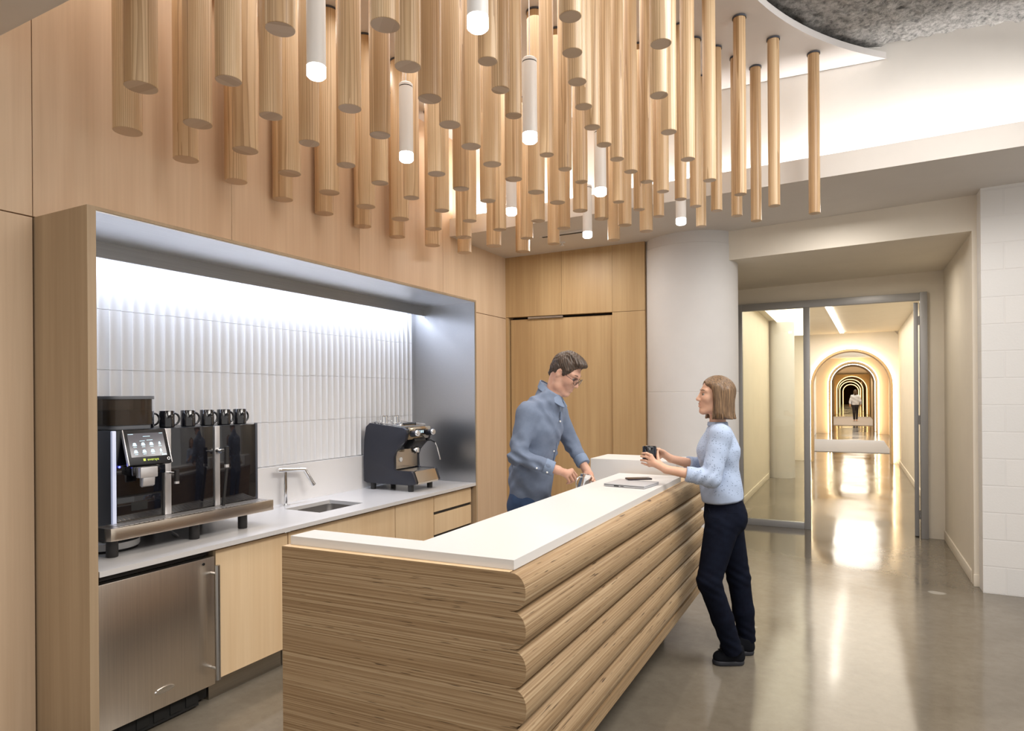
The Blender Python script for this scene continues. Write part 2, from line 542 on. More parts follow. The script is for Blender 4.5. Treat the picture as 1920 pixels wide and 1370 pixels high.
class MB:
    """collects shapes given in room coordinates into one bmesh"""

    def __init__(self):
        self.bm = bmesh.new()

    def box(self, x0, x1, y0, y1, z0, z1, bev=0.0, seg=2):
        b = bmesh.new()
        bmesh.ops.create_cube(b, size=1)
        for v in b.verts:
            v.co = Vector(((x0 + x1) / 2 + v.co.x * (x1 - x0), (y0 + y1) / 2 + v.co.y * (y1 - y0), (z0 + z1) / 2 + v.co.z * (z1 - z0)))
        if bev > 0:
            bmesh.ops.bevel(b, geom=list(b.edges), offset=bev, segments=seg, affect='EDGES', profile=0.6)
        return self.add(b)

    def add(self, b, M=None):
        if M is not None:
            b.transform(M)
        me = bpy.data.meshes.new('tmp')
        b.to_mesh(me)
        b.free()
        self.bm.from_mesh(me)
        bpy.data.meshes.remove(me)
        return self

    def prism(self, pts, a, b, axis='y', bev=0.0):
        """polygon pts (2-D) extruded along axis from a to b"""
        bb = bmesh.new()

        def P(p, h):
            return {'y': (p[0], h, p[1]), 'z': (p[0], p[1], h), 'x': (h, p[0], p[1])}[axis]
        lo = [bb.verts.new(P(p, a)) for p in pts]
        hi = [bb.verts.new(P(p, b)) for p in pts]
        n = len(pts)
        bb.faces.new(lo)
        bb.faces.new(hi[::-1])
        for i in range(n):
            j = (i + 1) % n
            bb.faces.new((lo[j], lo[i], hi[i], hi[j]))
        bmesh.ops.recalc_face_normals(bb, faces=list(bb.faces))
        if bev > 0:
            ed = [e for e in bb.edges if len(e.link_faces) == 2 and e.calc_face_angle(0) > 0.5]
            bmesh.ops.bevel(bb, geom=ed, offset=bev, segments=2, affect='EDGES', profile=0.6)
        return self.add(bb)

    def tube(self, path, r, seg=12, r_end=None, cap=True):
        path = [Vector(p) for p in path]
        bb = bmesh.new()
        n = len(path)
        rings = []
        up = None
        for i, p in enumerate(path):
            d = (path[min(i + 1, n - 1)] - path[max(i - 1, 0)]).normalized()
            if up is None:
                up = d.orthogonal().normalized()
            else:
                up = (up - d * up.dot(d)).normalized()
            side = d.cross(up)
            rr = r if r_end is None else r + (r_end - r) * i / (n - 1)
            rings.append([bb.verts.new(p + up * (math.cos(2 * math.pi * k / seg) * rr) + side * (math.sin(2 * math.pi * k / seg) * rr)) for k in range(seg)])
        for i in range(n - 1):
            for k in range(seg):
                bb.faces.new((rings[i][k], rings[i][(k + 1) % seg], rings[i + 1][(k + 1) % seg], rings[i + 1][k]))
        if cap:
            bb.faces.new(rings[0][::-1])
            bb.faces.new(rings[-1])
        bmesh.ops.recalc_face_normals(bb, faces=list(bb.faces))
        return self.add(bb)

    def lathe(self, prof, c, seg=32, axis=None, closed=False):
        """prof [(radius, height)] turned about a vertical axis through c (or along axis)"""
        bb = bmesh.new()
        rings = []
        for r, z in prof:
            if r < 1e-6:
                rings.append([bb.verts.new((0, 0, z))])
            else:
                rings.append([bb.verts.new((r * math.cos(2 * math.pi * k / seg), r * math.sin(2 * math.pi * k / seg), z)) for k in range(seg)])
        pairs = list(zip(rings[:-1], rings[1:]))
        for A, B in pairs:
            for k in range(seg):
                k2 = (k + 1) % seg
                if len(A) == 1 and len(B) == 1:
                    continue
                if len(A) == 1:
                    bb.faces.new((A[0], B[k2], B[k]))
                elif len(B) == 1:
                    bb.faces.new((A[k], A[k2], B[0]))
                else:
                    bb.faces.new((A[k], A[k2], B[k2], B[k]))
        bmesh.ops.recalc_face_normals(bb, faces=list(bb.faces))
        M = Matrix.Translation(c)
        if axis is not None:
            M = M @ Vector((0, 0, 1)).rotation_difference(Vector(axis).normalized()).to_matrix().to_4x4()
        return self.add(bb, M)

    def ball(self, c, r, seg=16, rings=10):
        b = bmesh.new()
        bmesh.ops.create_uvsphere(b, u_segments=seg, v_segments=rings, radius=1)
        if not isinstance(r, (tuple, list)):
            r = (r, r, r)
        return self.add(b, Matrix.Translation(c) @ Matrix.Diagonal((*r, 1)))

    def poly(self, pts):
        bb = bmesh.new()
        bb.faces.new([bb.verts.new(p) for p in pts])
        return self.add(bb)

    def build(self, name, m, parent=None, origin=None, smooth=32):
        me = bpy.data.meshes.new(name)
        self.bm.to_mesh(me)
        self.bm.free()
        return link_mesh(name, me, m, parent, origin, smooth)


def link_mesh(name, me, m, parent=None, origin=None, smooth=32):
    if parent is not None:
        origin = gloc(parent)
    elif origin is None:
        co = np.empty(len(me.vertices) * 3)
        me.vertices.foreach_get('co', co)
        co = co.reshape(-1, 3)
        lo, hi = co.min(0), co.max(0)
        origin = Vector(((lo[0] + hi[0]) / 2, (lo[1] + hi[1]) / 2, lo[2]))
    origin = Vector(origin)
    me.transform(Matrix.Translation(-origin))
    if smooth:
        sharp(me, smooth)
    if m:
        me.materials.append(MATS[m])
    o = bpy.data.objects.new(name, me)
    COL.objects.link(o)
    if parent is None:
        o.location = origin
    else:
        o.parent = parent
    return o


def gloc(o):
    v = Vector((0, 0, 0))
    while o is not None:
        v += o.location
        o = o.parent
    return v


def tag(o, label=None, cat=None, group=None, kind=None):
    if label:
        o['label'] = label
    if cat:
        o['category'] = cat
    if group:
        o['group'] = group
    if kind:
        o['kind'] = kind
    return o


def thing(name, loc, label, cat, group=None):
    o = bpy.data.objects.new(name, None)
    o.empty_display_size = 0.05
    COL.objects.link(o)
    o.location = loc
    return tag(o, label, cat, group)


def struct(o, label=None, cat=None):
    return tag(o, label, cat, kind='structure')
# ================================================================= the setting
def zS(x):
    return 3.10 + (x + 3.34) * 0.0302


def yF(x):
    return 5.116 + 0.0597 * (x + 3.35)


def yB(x):
    return 6.22 + 0.1136 * (x + 3.336)


o = MB().box(-4.2, 5.0, -3.0, 125, -0.12, 0.0).build('floor', 'polished_concrete')
struct(o)

# timber wall on the left, in boards around the kitchenette frame
m = MB()
m.box(-3.46, -3.34, -3.0, 1.612, 0.0, 2.437)
m.box(-3.46, -3.34, 4.90, 6.40, 0.0, 2.437)
m.box(-3.46, -3.34, -3.0, 1.612, 2.443, 4.2)
m.box(-3.46, -3.34, 1.616, 2.696, 2.443, 4.2)
m.box(-3.46, -3.34, 2.699, 3.85, 2.443, 4.2)
m.box(-3.46, -3.34, 3.853, 5.0, 2.443, 4.2)
m.box(-3.46, -3.34, 5.003, 6.40, 2.443, 4.2)
struct(m.build('wall_left', 'maple_wall', smooth=None))
struct(MB().box(-3.52, -3.462, -3.0, 1.615, 0.0, 4.2).box(-3.52, -3.462, 4.895, 6.4, 0.0, 4.2).box(-3.52, -3.462, 1.615, 4.895, 2.445, 4.2).build('trim_1', 'frame_panel', smooth=None))


# timber wall at the back with a flush door
def slab_along(m, xa, xb, z0, z1, t=0.12, off=0.0):
    pts = [(xa, yB(xa) + off), (xb, yB(xb) + off), (xb, yB(xb) + off + t), (xa, yB(xa) + off + t)]
    m.prism(pts, z0, z1, 'z')


m = MB()
DL, DR, DT = -3.31, -2.17, 2.448
slab_along(m, -3.34, DL, 0, DT)
slab_along(m, DR, -1.84, 0, DT)
slab_along(m, -3.34, -2.71, DT + 0.004, 3.5)
slab_along(m, -2.707, -2.17, DT + 0.004, 3.5)
slab_along(m, -2.168, -1.84, DT + 0.004, 3.5)
struct(m.build('wall_back', 'maple_wall_dim', smooth=None))
m = MB()
slab_along(m, DL + 0.012, DR - 0.004, 0.008, DT - 0.022, 0.05, 0.035)
d1 = struct(m.build('door_1', 'maple_wall_dim', smooth=None))
m = MB()
slab_along(m, DL, DR, 0.0, DT + 0.004, 0.02, 0.11)
m.build('door_rebate', 'black_matt', d1)
m = MB()
slab_along(m, -3.09, -2.70, DT - 0.021, DT - 0.002, 0.035, 0.012)
m.build('door_closer', 'steel_bar', d1)

# upper white wall behind the cove, and the dropped ceiling with its upstand
ang = lambda x: 5.17 + 0.0765 * (x + 3.35)


def wedge(m, xs, yfun0, yfun1, z0, z1):
    b = bmesh.new()
    va = []
    for x in xs:
        va.append([b.verts.new(p) for p in ((x, yfun0(x), z0(x)), (x, yfun1(x), z0(x)), (x, yfun1(x), z1(x)), (x, yfun0(x), z1(x)))])
    for A, B in zip(va[:-1], va[1:]):
        for k in range(4):
            b.faces.new((A[k], A[(k + 1) % 4], B[(k + 1) % 4], B[k]))
    b.faces.new(va[0])
    b.faces.new(va[-1][::-1])
    bmesh.ops.recalc_face_normals(b, faces=list(b.faces))
    m.add(b)


m = MB()
wedge(m, (-3.34, 4.6), ang, lambda x: ang(x) + 0.1, lambda x: zS(x) + 0.06, lambda x: 4.2)
struct(m.build('wall_cove', 'bright_paint', smooth=None))
m = MB()
wedge(m, (-3.34, 4.6), yF, lambda x: 6.9, zS, lambda x: zS(x) + 0.05)
wedge(m, (-3.34, 4.6), yF, lambda x: yF(x) + 0.05, lambda x: zS(x) + 0.05, lambda x: zS(x) + 0.165)
struct(m.build('ceiling_soffit', 'soffit_paint', smooth=None))
t = thing('slot_diffuser', (-2.4, 5.65, zS(-2.4)), 'thin black slot air diffuser in the white dropped ceiling', 'vent')
MB().box(-2.62, -2.18, 5.62, 5.65, zS(-2.4) - 0.014, zS(-2.4) + 0.004).build('slot', 'black_matt', t)
MB().box(-2.64, -2.16, 5.605, 5.62, zS(-2.4) - 0.012, zS(-2.4) + 0.01).build('flange', 'white_enamel', t)
o = MB().lathe([(0, -0.035), (0.02, -0.033), (0.02, -0.026), (0.008, -0.024), (0.008, -0.008), (0.033, -0.006), (0.033, 0.006)], (-2.55, 5.95, zS(-2.55)), 16).build('fire_sprinkler', 'white_enamel')
tag(o, 'small white fire sprinkler head on the dropped ceiling above the timber door', 'sprinkler')

# high ceiling: smooth panel with a curved edge, sprayed insulation behind it
pts = [(-3.34, -1.0), (0.56, -1.0)]
cx, cy, R = 2.27, 3.353, 2.91
a0, a1 = math.pi + math.asin((3.353 - 1.0) / R), math.pi - math.asin((ang(0.1) - cy) / R)
for i in range(49):
    a = a0 + (a1 - a0) * i / 48
    pts.append((cx + R * math.cos(a), cy + R * math.sin(a)))
pts.append((-3.34, ang(-3.34) - 0.003))
m = MB().prism(pts, 4.03, 4.078, 'z')
struct(m.build('ceiling', 'ceiling_panel', smooth=None))
rng = np.random.RandomState(4)
nx, ny = 150, 150
X, Y = np.meshgrid(np.linspace(-2.6, 4.6, nx), np.linspace(-1.0, 5.7, ny))
Z = 4.13 + rng.uniform(-0.018, 0.018, X.shape) + 0.012 * np.sin(X * 3.1 + Y * 2.3)
Y2 = Y + rng.uniform(-0.02, 0.02, X.shape)
X2 = X + rng.uniform(-0.02, 0.02, X.shape)
me = bpy.data.meshes.new('ceiling_insulation')
vs = np.stack([X2.ravel(), Y2.ravel(), Z.ravel()], 1)
idx = np.arange(nx * ny).reshape(ny, nx)
fs = np.stack([idx[:-1, :-1].ravel(), idx[1:, :-1].ravel(), idx[1:, 1:].ravel(), idx[:-1, 1:].ravel()], 1)
me.from_pydata(vs.tolist(), [], fs.tolist())
struct(link_mesh('ceiling_insulation', me, 'sprayed_insulation', smooth=180))
struct(MB().box(-3.34, -2.30, -2.0, 1.43, 3.15, 4.025).build('ceiling_bulkhead', 'soffit_paint', smooth=None))

# column, lintel wall, door recess
CX, CY, CR = -1.458, 6.70, 0.4646
m = MB().lathe([(CR, 0.0), (CR, 1.62), (CR - 0.003, 1.624), (CR, 1.628), (CR, 3.05), (CR - 0.003, 3.055), (CR - 0.003, 3.3), ], (CX, CY, 0), 96)
m.lathe([(0, 3.3), (CR - 0.003, 3.3)], (CX, CY, 0), 96)
struct(m.build('wall_column', 'column_paint', smooth=20))
m = MB()
m.prism([(-1.30, 2.886), (0.886, 2.934), (0.886, 3.45), (-1.30, 3.45)], 6.5, 6.62, 'y')
m.box(0.886, 0.985, 6.5, 6.62, 0.0, 3.45)
m.box(0.893, 0.99, 6.62, 8.52, 0.0, 3.0)
m.prism([(-1.45, 2.885), (0.90, 2.934), (0.90, 3.0), (-1.45, 3.0)], 6.62, 8.5, 'y')
m.box(0.735, 0.893, 8.42, 8.5, 0.0, 2.705)
m.box(-1.45, 0.893, 8.42, 8.5, 2.705, 2.95)
m.box(-1.43, -1.24, 6.9, 8.5, 0.0, 2.95)
struct(m.build('wall_lintel', 'cream_paint', smooth=None))
struct(MB().box(0.881, 0.893, 6.62, 8.42, 0.0, 0.10, 0.003).box(0.882, 0.975, 6.488, 6.5, 0.0, 0.10, 0.003).build('baseboard_recess', 'cream_paint'))
struct(MB().box(0.9201, 5.0, 6.32, 6.50, 0.0, 3.5).build('wall_right', 'painted_block', smooth=None))

# glazed screen and door
w1 = struct(MB().box(-1.235, -1.189, 8.36, 8.43, 0.0, 2.70, 0.004).box(-0.503, -0.434, 8.36, 8.43, 0.0, 2.615, 0.004)
            .box(-1.189, 0.667, 8.36, 8.43, 2.615, 2.70, 0.004).box(0.667, 0.737, 8.355, 8.44, 0.0, 2.705, 0.004)
            .box(-1.189, -0.503, 8.36, 8.43, 0.0, 0.075, 0.004).build('window_1', 'alum_frame'))
MB().box(-1.19, -0.502, 8.395, 8.403, 0.07, 2.62).build('pane', 'pane_glass', w1)
lean = Matrix.Identity(4)
lean[0][1] = 0.0755
lean[0][3] = -0.0755 * 8.44
m = (MB().box(0.612, 0.655, 8.44, 8.50, 0.01, 2.60, 0.003).box(0.612, 0.655, 9.28, 9.34, 0.01, 2.60, 0.003)
     .box(0.612, 0.655, 8.50, 9.28, 0.01, 0.09, 0.003).box(0.612, 0.655, 8.50, 9.28, 2.52, 2.60, 0.003))
m.bm.transform(lean)
d2 = struct(m.build('door_2', 'alum_frame'))
m = MB().box(0.63, 0.637, 8.50, 9.28, 0.09, 2.52)
m.bm.transform(lean)
m.build('pane', 'pane_glass', d2)
m = MB()
for z in (0.25, 1.3, 2.4):
    m.tube([(0.663, 8.44, z - 0.05), (0.663, 8.44, z + 0.05)], 0.008)
m.build('hinge', 'steel_bar', d2)

# corridor
m = MB()
m.box(-1.52, -1.405, 8.5, 13.2, 0, 3.05)
m.box(-2.6, -1.9, 13.2, 17.2, 0, 3.05)
m.box(-1.92, -1.40, 13.1, 13.25, 0, 3.05)
struct(m.build('wall_corridor_left', 'cream_paint', smooth=None))
m = MB().box(0.94, 1.05, 8.5, 17.0, 0, 3.05)
struct(m.build('wall_corridor_right', 'cream_paint', smooth=None))
struct(MB().box(0.925, 0.94, 8.5, 17.0, 0.0, 0.1, 0.003).box(-1.405, -1.392, 8.5, 13.1, 0, 0.1, 0.003).build('baseboard_corridor', 'cream_paint'))
struct(MB().box(-2.4, 1.6, 8.5, 60, 3.0, 3.08).build('ceiling_corridor', 'cream_paint', smooth=None))
struct(MB().lathe([(0.235, 0), (0.235, 3.0)], (-1.20, 13.45, 0), 48).build('wall_column_far', 'column_paint', smooth=60))
m = MB().box(-1.6, -1.28, 17.1, 29.0, 0, 3.0)
struct(m.build('wall_gallery_left', 'bright_paint', smooth=None))
m = MB().box(1.26, 1.4, 17.1, 24.5, 0, 3.0).box(1.26, 1.4, 28.6, 29.0, 0, 3.0).box(1.26, 1.4, 24.5, 28.6, 0, 0.12).box(1.26, 1.4, 24.5, 28.6, 2.75, 3.0)
struct(m.build('wall_gallery_right', 'tan_wall', smooth=None))
struct(MB().box(1.30, 1.33, 24.5, 28.6, 0.12, 2.75).build('window_2', 'window_glow', smooth=None))


def arch_wall(xa, xb, y, t, zt, c, r, zc):
    """wall panel with a round headed opening"""
    b = bmesh.new()
    n = 40
    arc = [(c + r * math.cos(math.pi * k / n), zc + r * math.sin(math.pi * k / n)) for k in range(n + 1)]
    inner = [(c + r, 0.0)] + arc + [(c - r, 0.0)]
    outer = [(xb, 0.0)]
    for (x, z) in arc:
        a = math.atan2(z - zc, x - c)
        k = min((xb - c) / max(math.cos(a), 1e-6) if math.cos(a) > 0 else 1e9, (c - xa) / max(-math.cos(a), 1e-6) if math.cos(a) < 0 else 1e9, (zt - zc) / max(math.sin(a), 1e-6))
        outer.append((c + k * math.cos(a), zc + k * math.sin(a)))
    outer.append((xa, 0.0))
    for yy, sgn in ((y, 1), (y + t, -1)):
        I = [b.verts.new((p[0], yy, p[1])) for p in inner]
        O = [b.verts.new((p[0], yy, p[1])) for p in outer]
        for k in range(len(I) - 1):
            f = (I[k], I[k + 1], O[k + 1], O[k])
            b.faces.new(f if sgn > 0 else f[::-1])
        if sgn > 0:
            I0 = I
        else:
            for k in range(len(I) - 1):
                b.faces.new((I0[k], I[k], I[k + 1], I0[k + 1]))
    # corners
    for yy in (y,):
        for xx in (xa, xb):
            zz = zc + (abs(xx - c)) * (zt - zc) / abs(xx - c)
    bmesh.ops.recalc_face_normals(b, faces=list(b.faces))
    m = MB().add(b)
    # the square corners above the fan
    m.box(xa, xa + 0.001, y, y + t, 0, zt)
    return m


def arch_band(c, ro, ri, zc, y0, y1):
    b = bmesh.new()
    n = 48

    def path(r):
        return [(c + r, 0.0)] + [(c + r * math.cos(math.pi * k / n), zc + r * math.sin(math.pi * k / n)) for k in range(n + 1)] + [(c - r, 0.0)]
    P, Q = path(ro), path(ri)
    V = [[b.verts.new((p[0], yy, p[1])) for p in pp] for yy in (y0, y1) for pp in (P, Q)]
    a0_, b0_, a1_, b1_ = V
    for k in range(len(P) - 1):
        b.faces.new((a0_[k], a0_[k + 1], b0_[k + 1], b0_[k]))
        b.faces.new((a1_[k], b1_[k], b1_[k + 1], a1_[k + 1]))
        b.faces.new((a0_[k], a1_[k], a1_[k + 1], a0_[k + 1]))
        b.faces.new((b0_[k], b0_[k + 1], b1_[k + 1], b1_[k]))
    for k in (0, -1):
        b.faces.new((a0_[k], b0_[k], b1_[k], a1_[k]))
    bmesh.ops.recalc_face_normals(b, faces=list(b.faces))
    return MB().add(b)


def halo(c, r, zc, y, rad):
    n = 48
    p = [(c + r, y, 0.02)] + [(c + r * math.cos(math.pi * k / n), y, zc + r * math.sin(math.pi * k / n)) for k in range(n + 1)] + [(c - r, y, 0.02)]
    return MB().tube(p, rad, 8)


struct(arch_wall(-1.95, 0.945, 17.0, 0.12, 3.0, -0.02, 0.80, 1.78).build('wall_arch_near', 'bright_paint', smooth=None))
struct(MB().box(-1.95, -1.90, 17.0, 17.12, 0, 3).build('trim_2', 'bright_paint'))
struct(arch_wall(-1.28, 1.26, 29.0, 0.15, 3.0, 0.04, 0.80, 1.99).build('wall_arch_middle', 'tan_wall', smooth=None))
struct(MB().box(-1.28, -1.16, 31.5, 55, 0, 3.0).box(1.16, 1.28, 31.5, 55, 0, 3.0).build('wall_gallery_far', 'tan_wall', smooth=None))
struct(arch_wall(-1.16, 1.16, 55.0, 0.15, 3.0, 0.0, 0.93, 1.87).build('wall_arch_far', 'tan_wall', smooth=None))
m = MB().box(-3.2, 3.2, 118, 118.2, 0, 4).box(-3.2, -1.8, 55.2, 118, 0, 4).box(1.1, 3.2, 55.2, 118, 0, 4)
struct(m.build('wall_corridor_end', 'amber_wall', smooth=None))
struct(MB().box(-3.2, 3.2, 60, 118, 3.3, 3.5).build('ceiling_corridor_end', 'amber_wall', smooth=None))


def arch_frame(label, c, ro, ri, zc, y0, y1, mt, led, hy, hr=0.014):
    t = thing('arch_frame', (c, (y0 + y1) / 2, 0), label, 'arch', 'glowing arches along the corridor')
    arch_band(c, ro, ri, zc, y0, y1).build('jamb', mt, t, smooth=30)
    halo(c, ro + 0.012, zc, hy, hr).build('light_strip', led, t, smooth=60)
    return t


arch_frame('largest and nearest timber arch with a warm halo on the white wall', -0.02, 0.84, 0.79, 1.78, 16.80, 17.3, 'arch_wood', 'halo_led', 16.93)
arch_frame('second timber arch seen through the nearest one, halo on tan timber wall', 0.04, 0.86, 0.80, 1.99, 28.75, 29.2, 'arch_wood', 'halo_led', 28.9, 0.022)
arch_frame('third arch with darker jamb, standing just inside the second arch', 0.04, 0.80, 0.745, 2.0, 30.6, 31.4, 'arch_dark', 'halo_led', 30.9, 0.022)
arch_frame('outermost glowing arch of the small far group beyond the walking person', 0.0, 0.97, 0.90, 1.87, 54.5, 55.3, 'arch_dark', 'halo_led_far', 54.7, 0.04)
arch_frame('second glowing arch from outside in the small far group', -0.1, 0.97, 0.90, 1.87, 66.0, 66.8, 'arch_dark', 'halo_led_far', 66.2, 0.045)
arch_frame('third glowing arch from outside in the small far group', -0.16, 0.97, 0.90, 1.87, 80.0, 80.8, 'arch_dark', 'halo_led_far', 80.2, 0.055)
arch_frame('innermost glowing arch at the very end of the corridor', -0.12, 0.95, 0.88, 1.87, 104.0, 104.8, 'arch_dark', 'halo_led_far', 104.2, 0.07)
o = MB().box(-1.25, 0.94, 19.7, 24.9, 0.0, 0.012).build('rug', 'carpet')
tag(o, 'pale grey carpet strip across the corridor just beyond the nearest arch', 'rug')
o = MB().box(-1.1, 1.1, 36.2, 49.5, 0.0, 0.015).build('rug', 'carpet')
tag(o, 'farther grey carpet strip under the walking person', 'rug')
t = thing('ceiling_light', (-0.25, 14.3, 3.0), 'bright linear ceiling light running along the corridor before the first arch', 'light')
MB().prism([(-0.365, 11.4), (-0.295, 11.4), (-0.155, 16.6), (-0.225, 16.6)], 2.975, 2.999, 'z').build('diffuser', 'linear_led', t)
MB().prism([(-0.385, 11.38), (-0.365, 11.38), (-0.225, 16.62), (-0.245, 16.62)], 2.985, 3.0, 'z').build('trim', 'white_enamel', t)
# ================================================================= hanging ash rods and pendant lamps
ROWS = [
    (0.127, 'thick', 'wall side thick row', [(-3.084, 1.902), (-3.174, 2.274), (-3.238, 2.647), (-3.268, 3.033), (-3.268, 3.405), (-3.264, 3.804), (-3.238, 4.189), (-3.161, 4.575), (-3.071, 4.947)]),
    (0.127, 'thick', 'inner thick row', [(-2.596, 1.658), (-2.711, 2.005), (-2.788, 2.339), (-2.853, 2.699), (-2.904, 3.071), (-2.904, 3.418), (-2.891, 3.778), (-2.84, 4.125), (-2.776, 4.459), (-2.711, 4.844), (-2.596, 5.166)]),
    (0.1016, 'medium', 'wall side medium row', [(-2.232, 1.792), (-2.345, 2.109), (-2.427, 2.427), (-2.478, 2.754), (-2.509, 3.082), (-2.519, 3.41), (-2.509, 3.747), (-2.478, 4.065), (-2.406, 4.393), (-2.345, 4.741), (-2.232, 5.027)]),
    (0.1016, 'medium', 'middle medium row', [(-1.761, 1.628), (-1.976, 2.222), (-2.048, 2.519), (-2.119, 3.113), (-2.14, 3.41), (-2.119, 3.707), (-2.038, 4.311), (-1.956, 4.597), (-1.741, 5.15)]),
    (0.1016, 'medium', 'inner medium row', [(-1.423, 1.782), (-1.526, 2.048), (-1.608, 2.314), (-1.679, 2.58), (-1.73, 2.857), (-1.761, 3.133), (-1.771, 3.41), (-1.761, 3.696), (-1.73, 3.963), (-1.669, 4.218), (-1.608, 4.485), (-1.515, 4.741), (-1.423, 4.997)]),
    (0.0762, 'thin', 'first thin row', [(-1.232, 2.162), (-1.3, 2.389), (-1.368, 2.638), (-1.436, 3.152), (-1.436, 3.401), (-1.436, 3.651), (-1.368, 4.15), (-1.3, 4.392), (-1.225, 4.626), (-1.013, 5.064)]),
    (0.0762, 'thin', 'middle thin row', [(-0.839, 2.041), (-0.922, 2.26), (-0.99, 2.479), (-1.051, 2.706), (-1.096, 2.933), (-1.119, 3.167), (-1.126, 3.394), (-1.119, 3.621), (-1.088, 3.84), (-1.051, 4.074), (-0.99, 4.293), (-0.937, 4.505), (-0.831, 4.686), (-0.726, 4.891), (-0.62, 5.102)]),
    (0.0762, 'thin', 'thin row by the ceiling edge', [(-0.612, 2.358), (-0.726, 2.759), (-0.786, 3.167), (-0.786, 3.583), (-0.748, 3.999), (-0.627, 4.377), (-0.461, 4.755), (-0.227, 5.095)]),
]
ORD = ['nearest', 'second', 'third', 'fourth', 'fifth', 'sixth', 'seventh', 'eighth', 'ninth', 'tenth', 'eleventh', 'twelfth', 'thirteenth', 'fourteenth', 'fifteenth']
CEIL = 4.03
first = {}
random.seed(3)
ZR = 2.885
for dia, size, row, pts in ROWS:
    for i, (x, y) in enumerate(pts):
        last = i == len(pts) - 1
        which = 'nearest to the viewer' if i == 0 else ('farthest from the viewer' if last else ORD[i] + ' from the near end')
        label = '%s ash rod, %s, %s' % (size, which, row)
        z = ZR
        if dia not in first:
            t = thing('hanging_rod', (x, y, z), label, 'wooden rod', 'ash rods hanging from the ceiling')
            L = CEIL - 0.012 - z
            k = MB().lathe([(0, 0), (dia / 2 - 0.0015, 0), (dia / 2, 0.0015), (dia / 2, L), (0, L)], (x, y, z), 40).build('rod', 'ash_wood', t, smooth=40)
            MB().lathe([(dia / 2 + 0.005, 0), (dia / 2 + 0.005, 0.011), (0, 0.011)], (x, y, z + L - 0.001), 32).build('mounting_collar', 'machine_grey', t, smooth=40)
            first[dia] = t
        else:
            src = first[dia]
            t = src.copy()
            COL.objects.link(t)
            t.location = (x, y, z)
            for ch in src.children:
                c = ch.copy()
                COL.objects.link(c)
                c.parent = t
                if c.name.startswith('rod'):
                    c.rotation_euler = (0, 0, random.uniform(0, 6.28))
            t['label'] = label

PEND = [((-1.147, 1.945), 'white tube pendant lamp hanging nearest to the viewer at top centre'),
        ((-1.888, 1.929), 'white tube pendant lamp near the left, its top out of the frame'),
        ((-2.134, 2.846), 'white tube pendant lamp with visible cap and cable among the left rods'),
        ((-1.429, 2.933), 'white tube pendant lamp with visible cap and cable in the middle'),
        ((-2.121, 4.047), 'white tube pendant lamp half hidden behind the central rods'),
        ((-1.415, 3.93), 'white tube pendant lamp right of centre against the bright cove wall'),
        ((-1.888, 4.928), 'far pendant lamp against the white dropped ceiling above the timber door'),
        ((-1.127, 4.893), 'far pendant lamp in front of the white column')]
p0 = None
for (x, y), label in PEND:
    z = 2.875
    if p0 is None:
        t = thing('pendant_lamp', (x, y, z), label, 'lamp', 'tube pendants among the rods')
        r = 0.0375
        MB().lathe([(0, 0), (r - 0.008, 0), (r, 0.008), (r, 0.045), (0, 0.045)], (x, y, z), 32).build('diffuser', 'diffuser', t, smooth=40)
        MB().lathe([(r - 0.002, 0.045), (r, 0.046), (r, 0.40), (0, 0.40)], (x, y, z), 32).build('tube', 'white_enamel', t, smooth=40)
        MB().lathe([(r - 0.001, 0.40), (r - 0.001, 0.405), (0, 0.405)], (x, y, z), 32).build('seam', 'black_satin', t, smooth=40)
        MB().lathe([(r, 0.405), (r, 0.418), (r - 0.006, 0.424), (0, 0.424)], (x, y, z), 32).build('cap', 'white_enamel', t, smooth=40)
        MB().tube([(x, y, z + 0.42), (x, y, CEIL)], 0.0028, 8).build('cable', 'silver_strip', t)
        p0 = t
    else:
        t = p0.copy()
        COL.objects.link(t)
        t.location = (x, y, z)
        for ch in p0.children:
            c = ch.copy()
            COL.objects.link(c)
            c.parent = t
        t['label'] = label
    l = bpy.data.lights.new('pendant_bulb', 'SPOT')
    l.energy = 14
    l.color = (1, 0.94, 0.86)
    l.spot_size = math.radians(95)
    l.spot_blend = 0.7
    l.shadow_soft_size = 0.035
    lo = bpy.data.objects.new('pendant_bulb', l)
    COL.objects.link(lo)
    lo.location = (x, y, z - 0.012)
# ================================================================= kitchenette niche
XF = -2.92          # front of the frame
XB = -3.62          # face of the fluted tiles
t = thing('kitchenette_frame', (-3.25, 3.25, 0), 'tall plywood frame boxed around the tiled coffee niche, steel lined inside', 'built-in frame')
MB().box(-3.60, XF, 1.62, 1.658, 0, 2.44, 0.001).build('side_panel', 'frame_panel', t, smooth=None)
MB().box(-3.60, XF, 4.872, 4.892, 0, 2.44, 0.001).build('side_panel', 'frame_panel', t, smooth=None)
MB().box(-3.60, XF, 1.658, 4.872, 2.424, 2.44).build('top_panel', 'frame_panel', t, smooth=None)
tag(MB().box(XB - 0.03, XF - 0.004, 1.66, 4.87, 2.419, 2.4235).build('ceiling_lining', 'steel_panel', t, smooth=None), 'stainless steel lining under the top')
tag(MB().box(XB - 0.03, XF - 0.004, 4.866, 4.8715, 0.84, 2.419).build('side_lining', 'steel_lining', t, smooth=None), 'stainless steel lining on the far side')
MB().box(XB - 0.03, XF - 0.03, 1.6585, 1.662, 0.84, 2.419).build('side_lining', 'steel_lining', t, smooth=None)
MB().box(-3.475, -3.463, 1.663, 4.866, 2.335, 2.419).build('valance', 'steel_valance', t, smooth=None)
MB().box(-3.56, -3.52, 1.68, 4.85, 2.408, 2.419).build('light_channel', 'silver_strip', t, smooth=None)

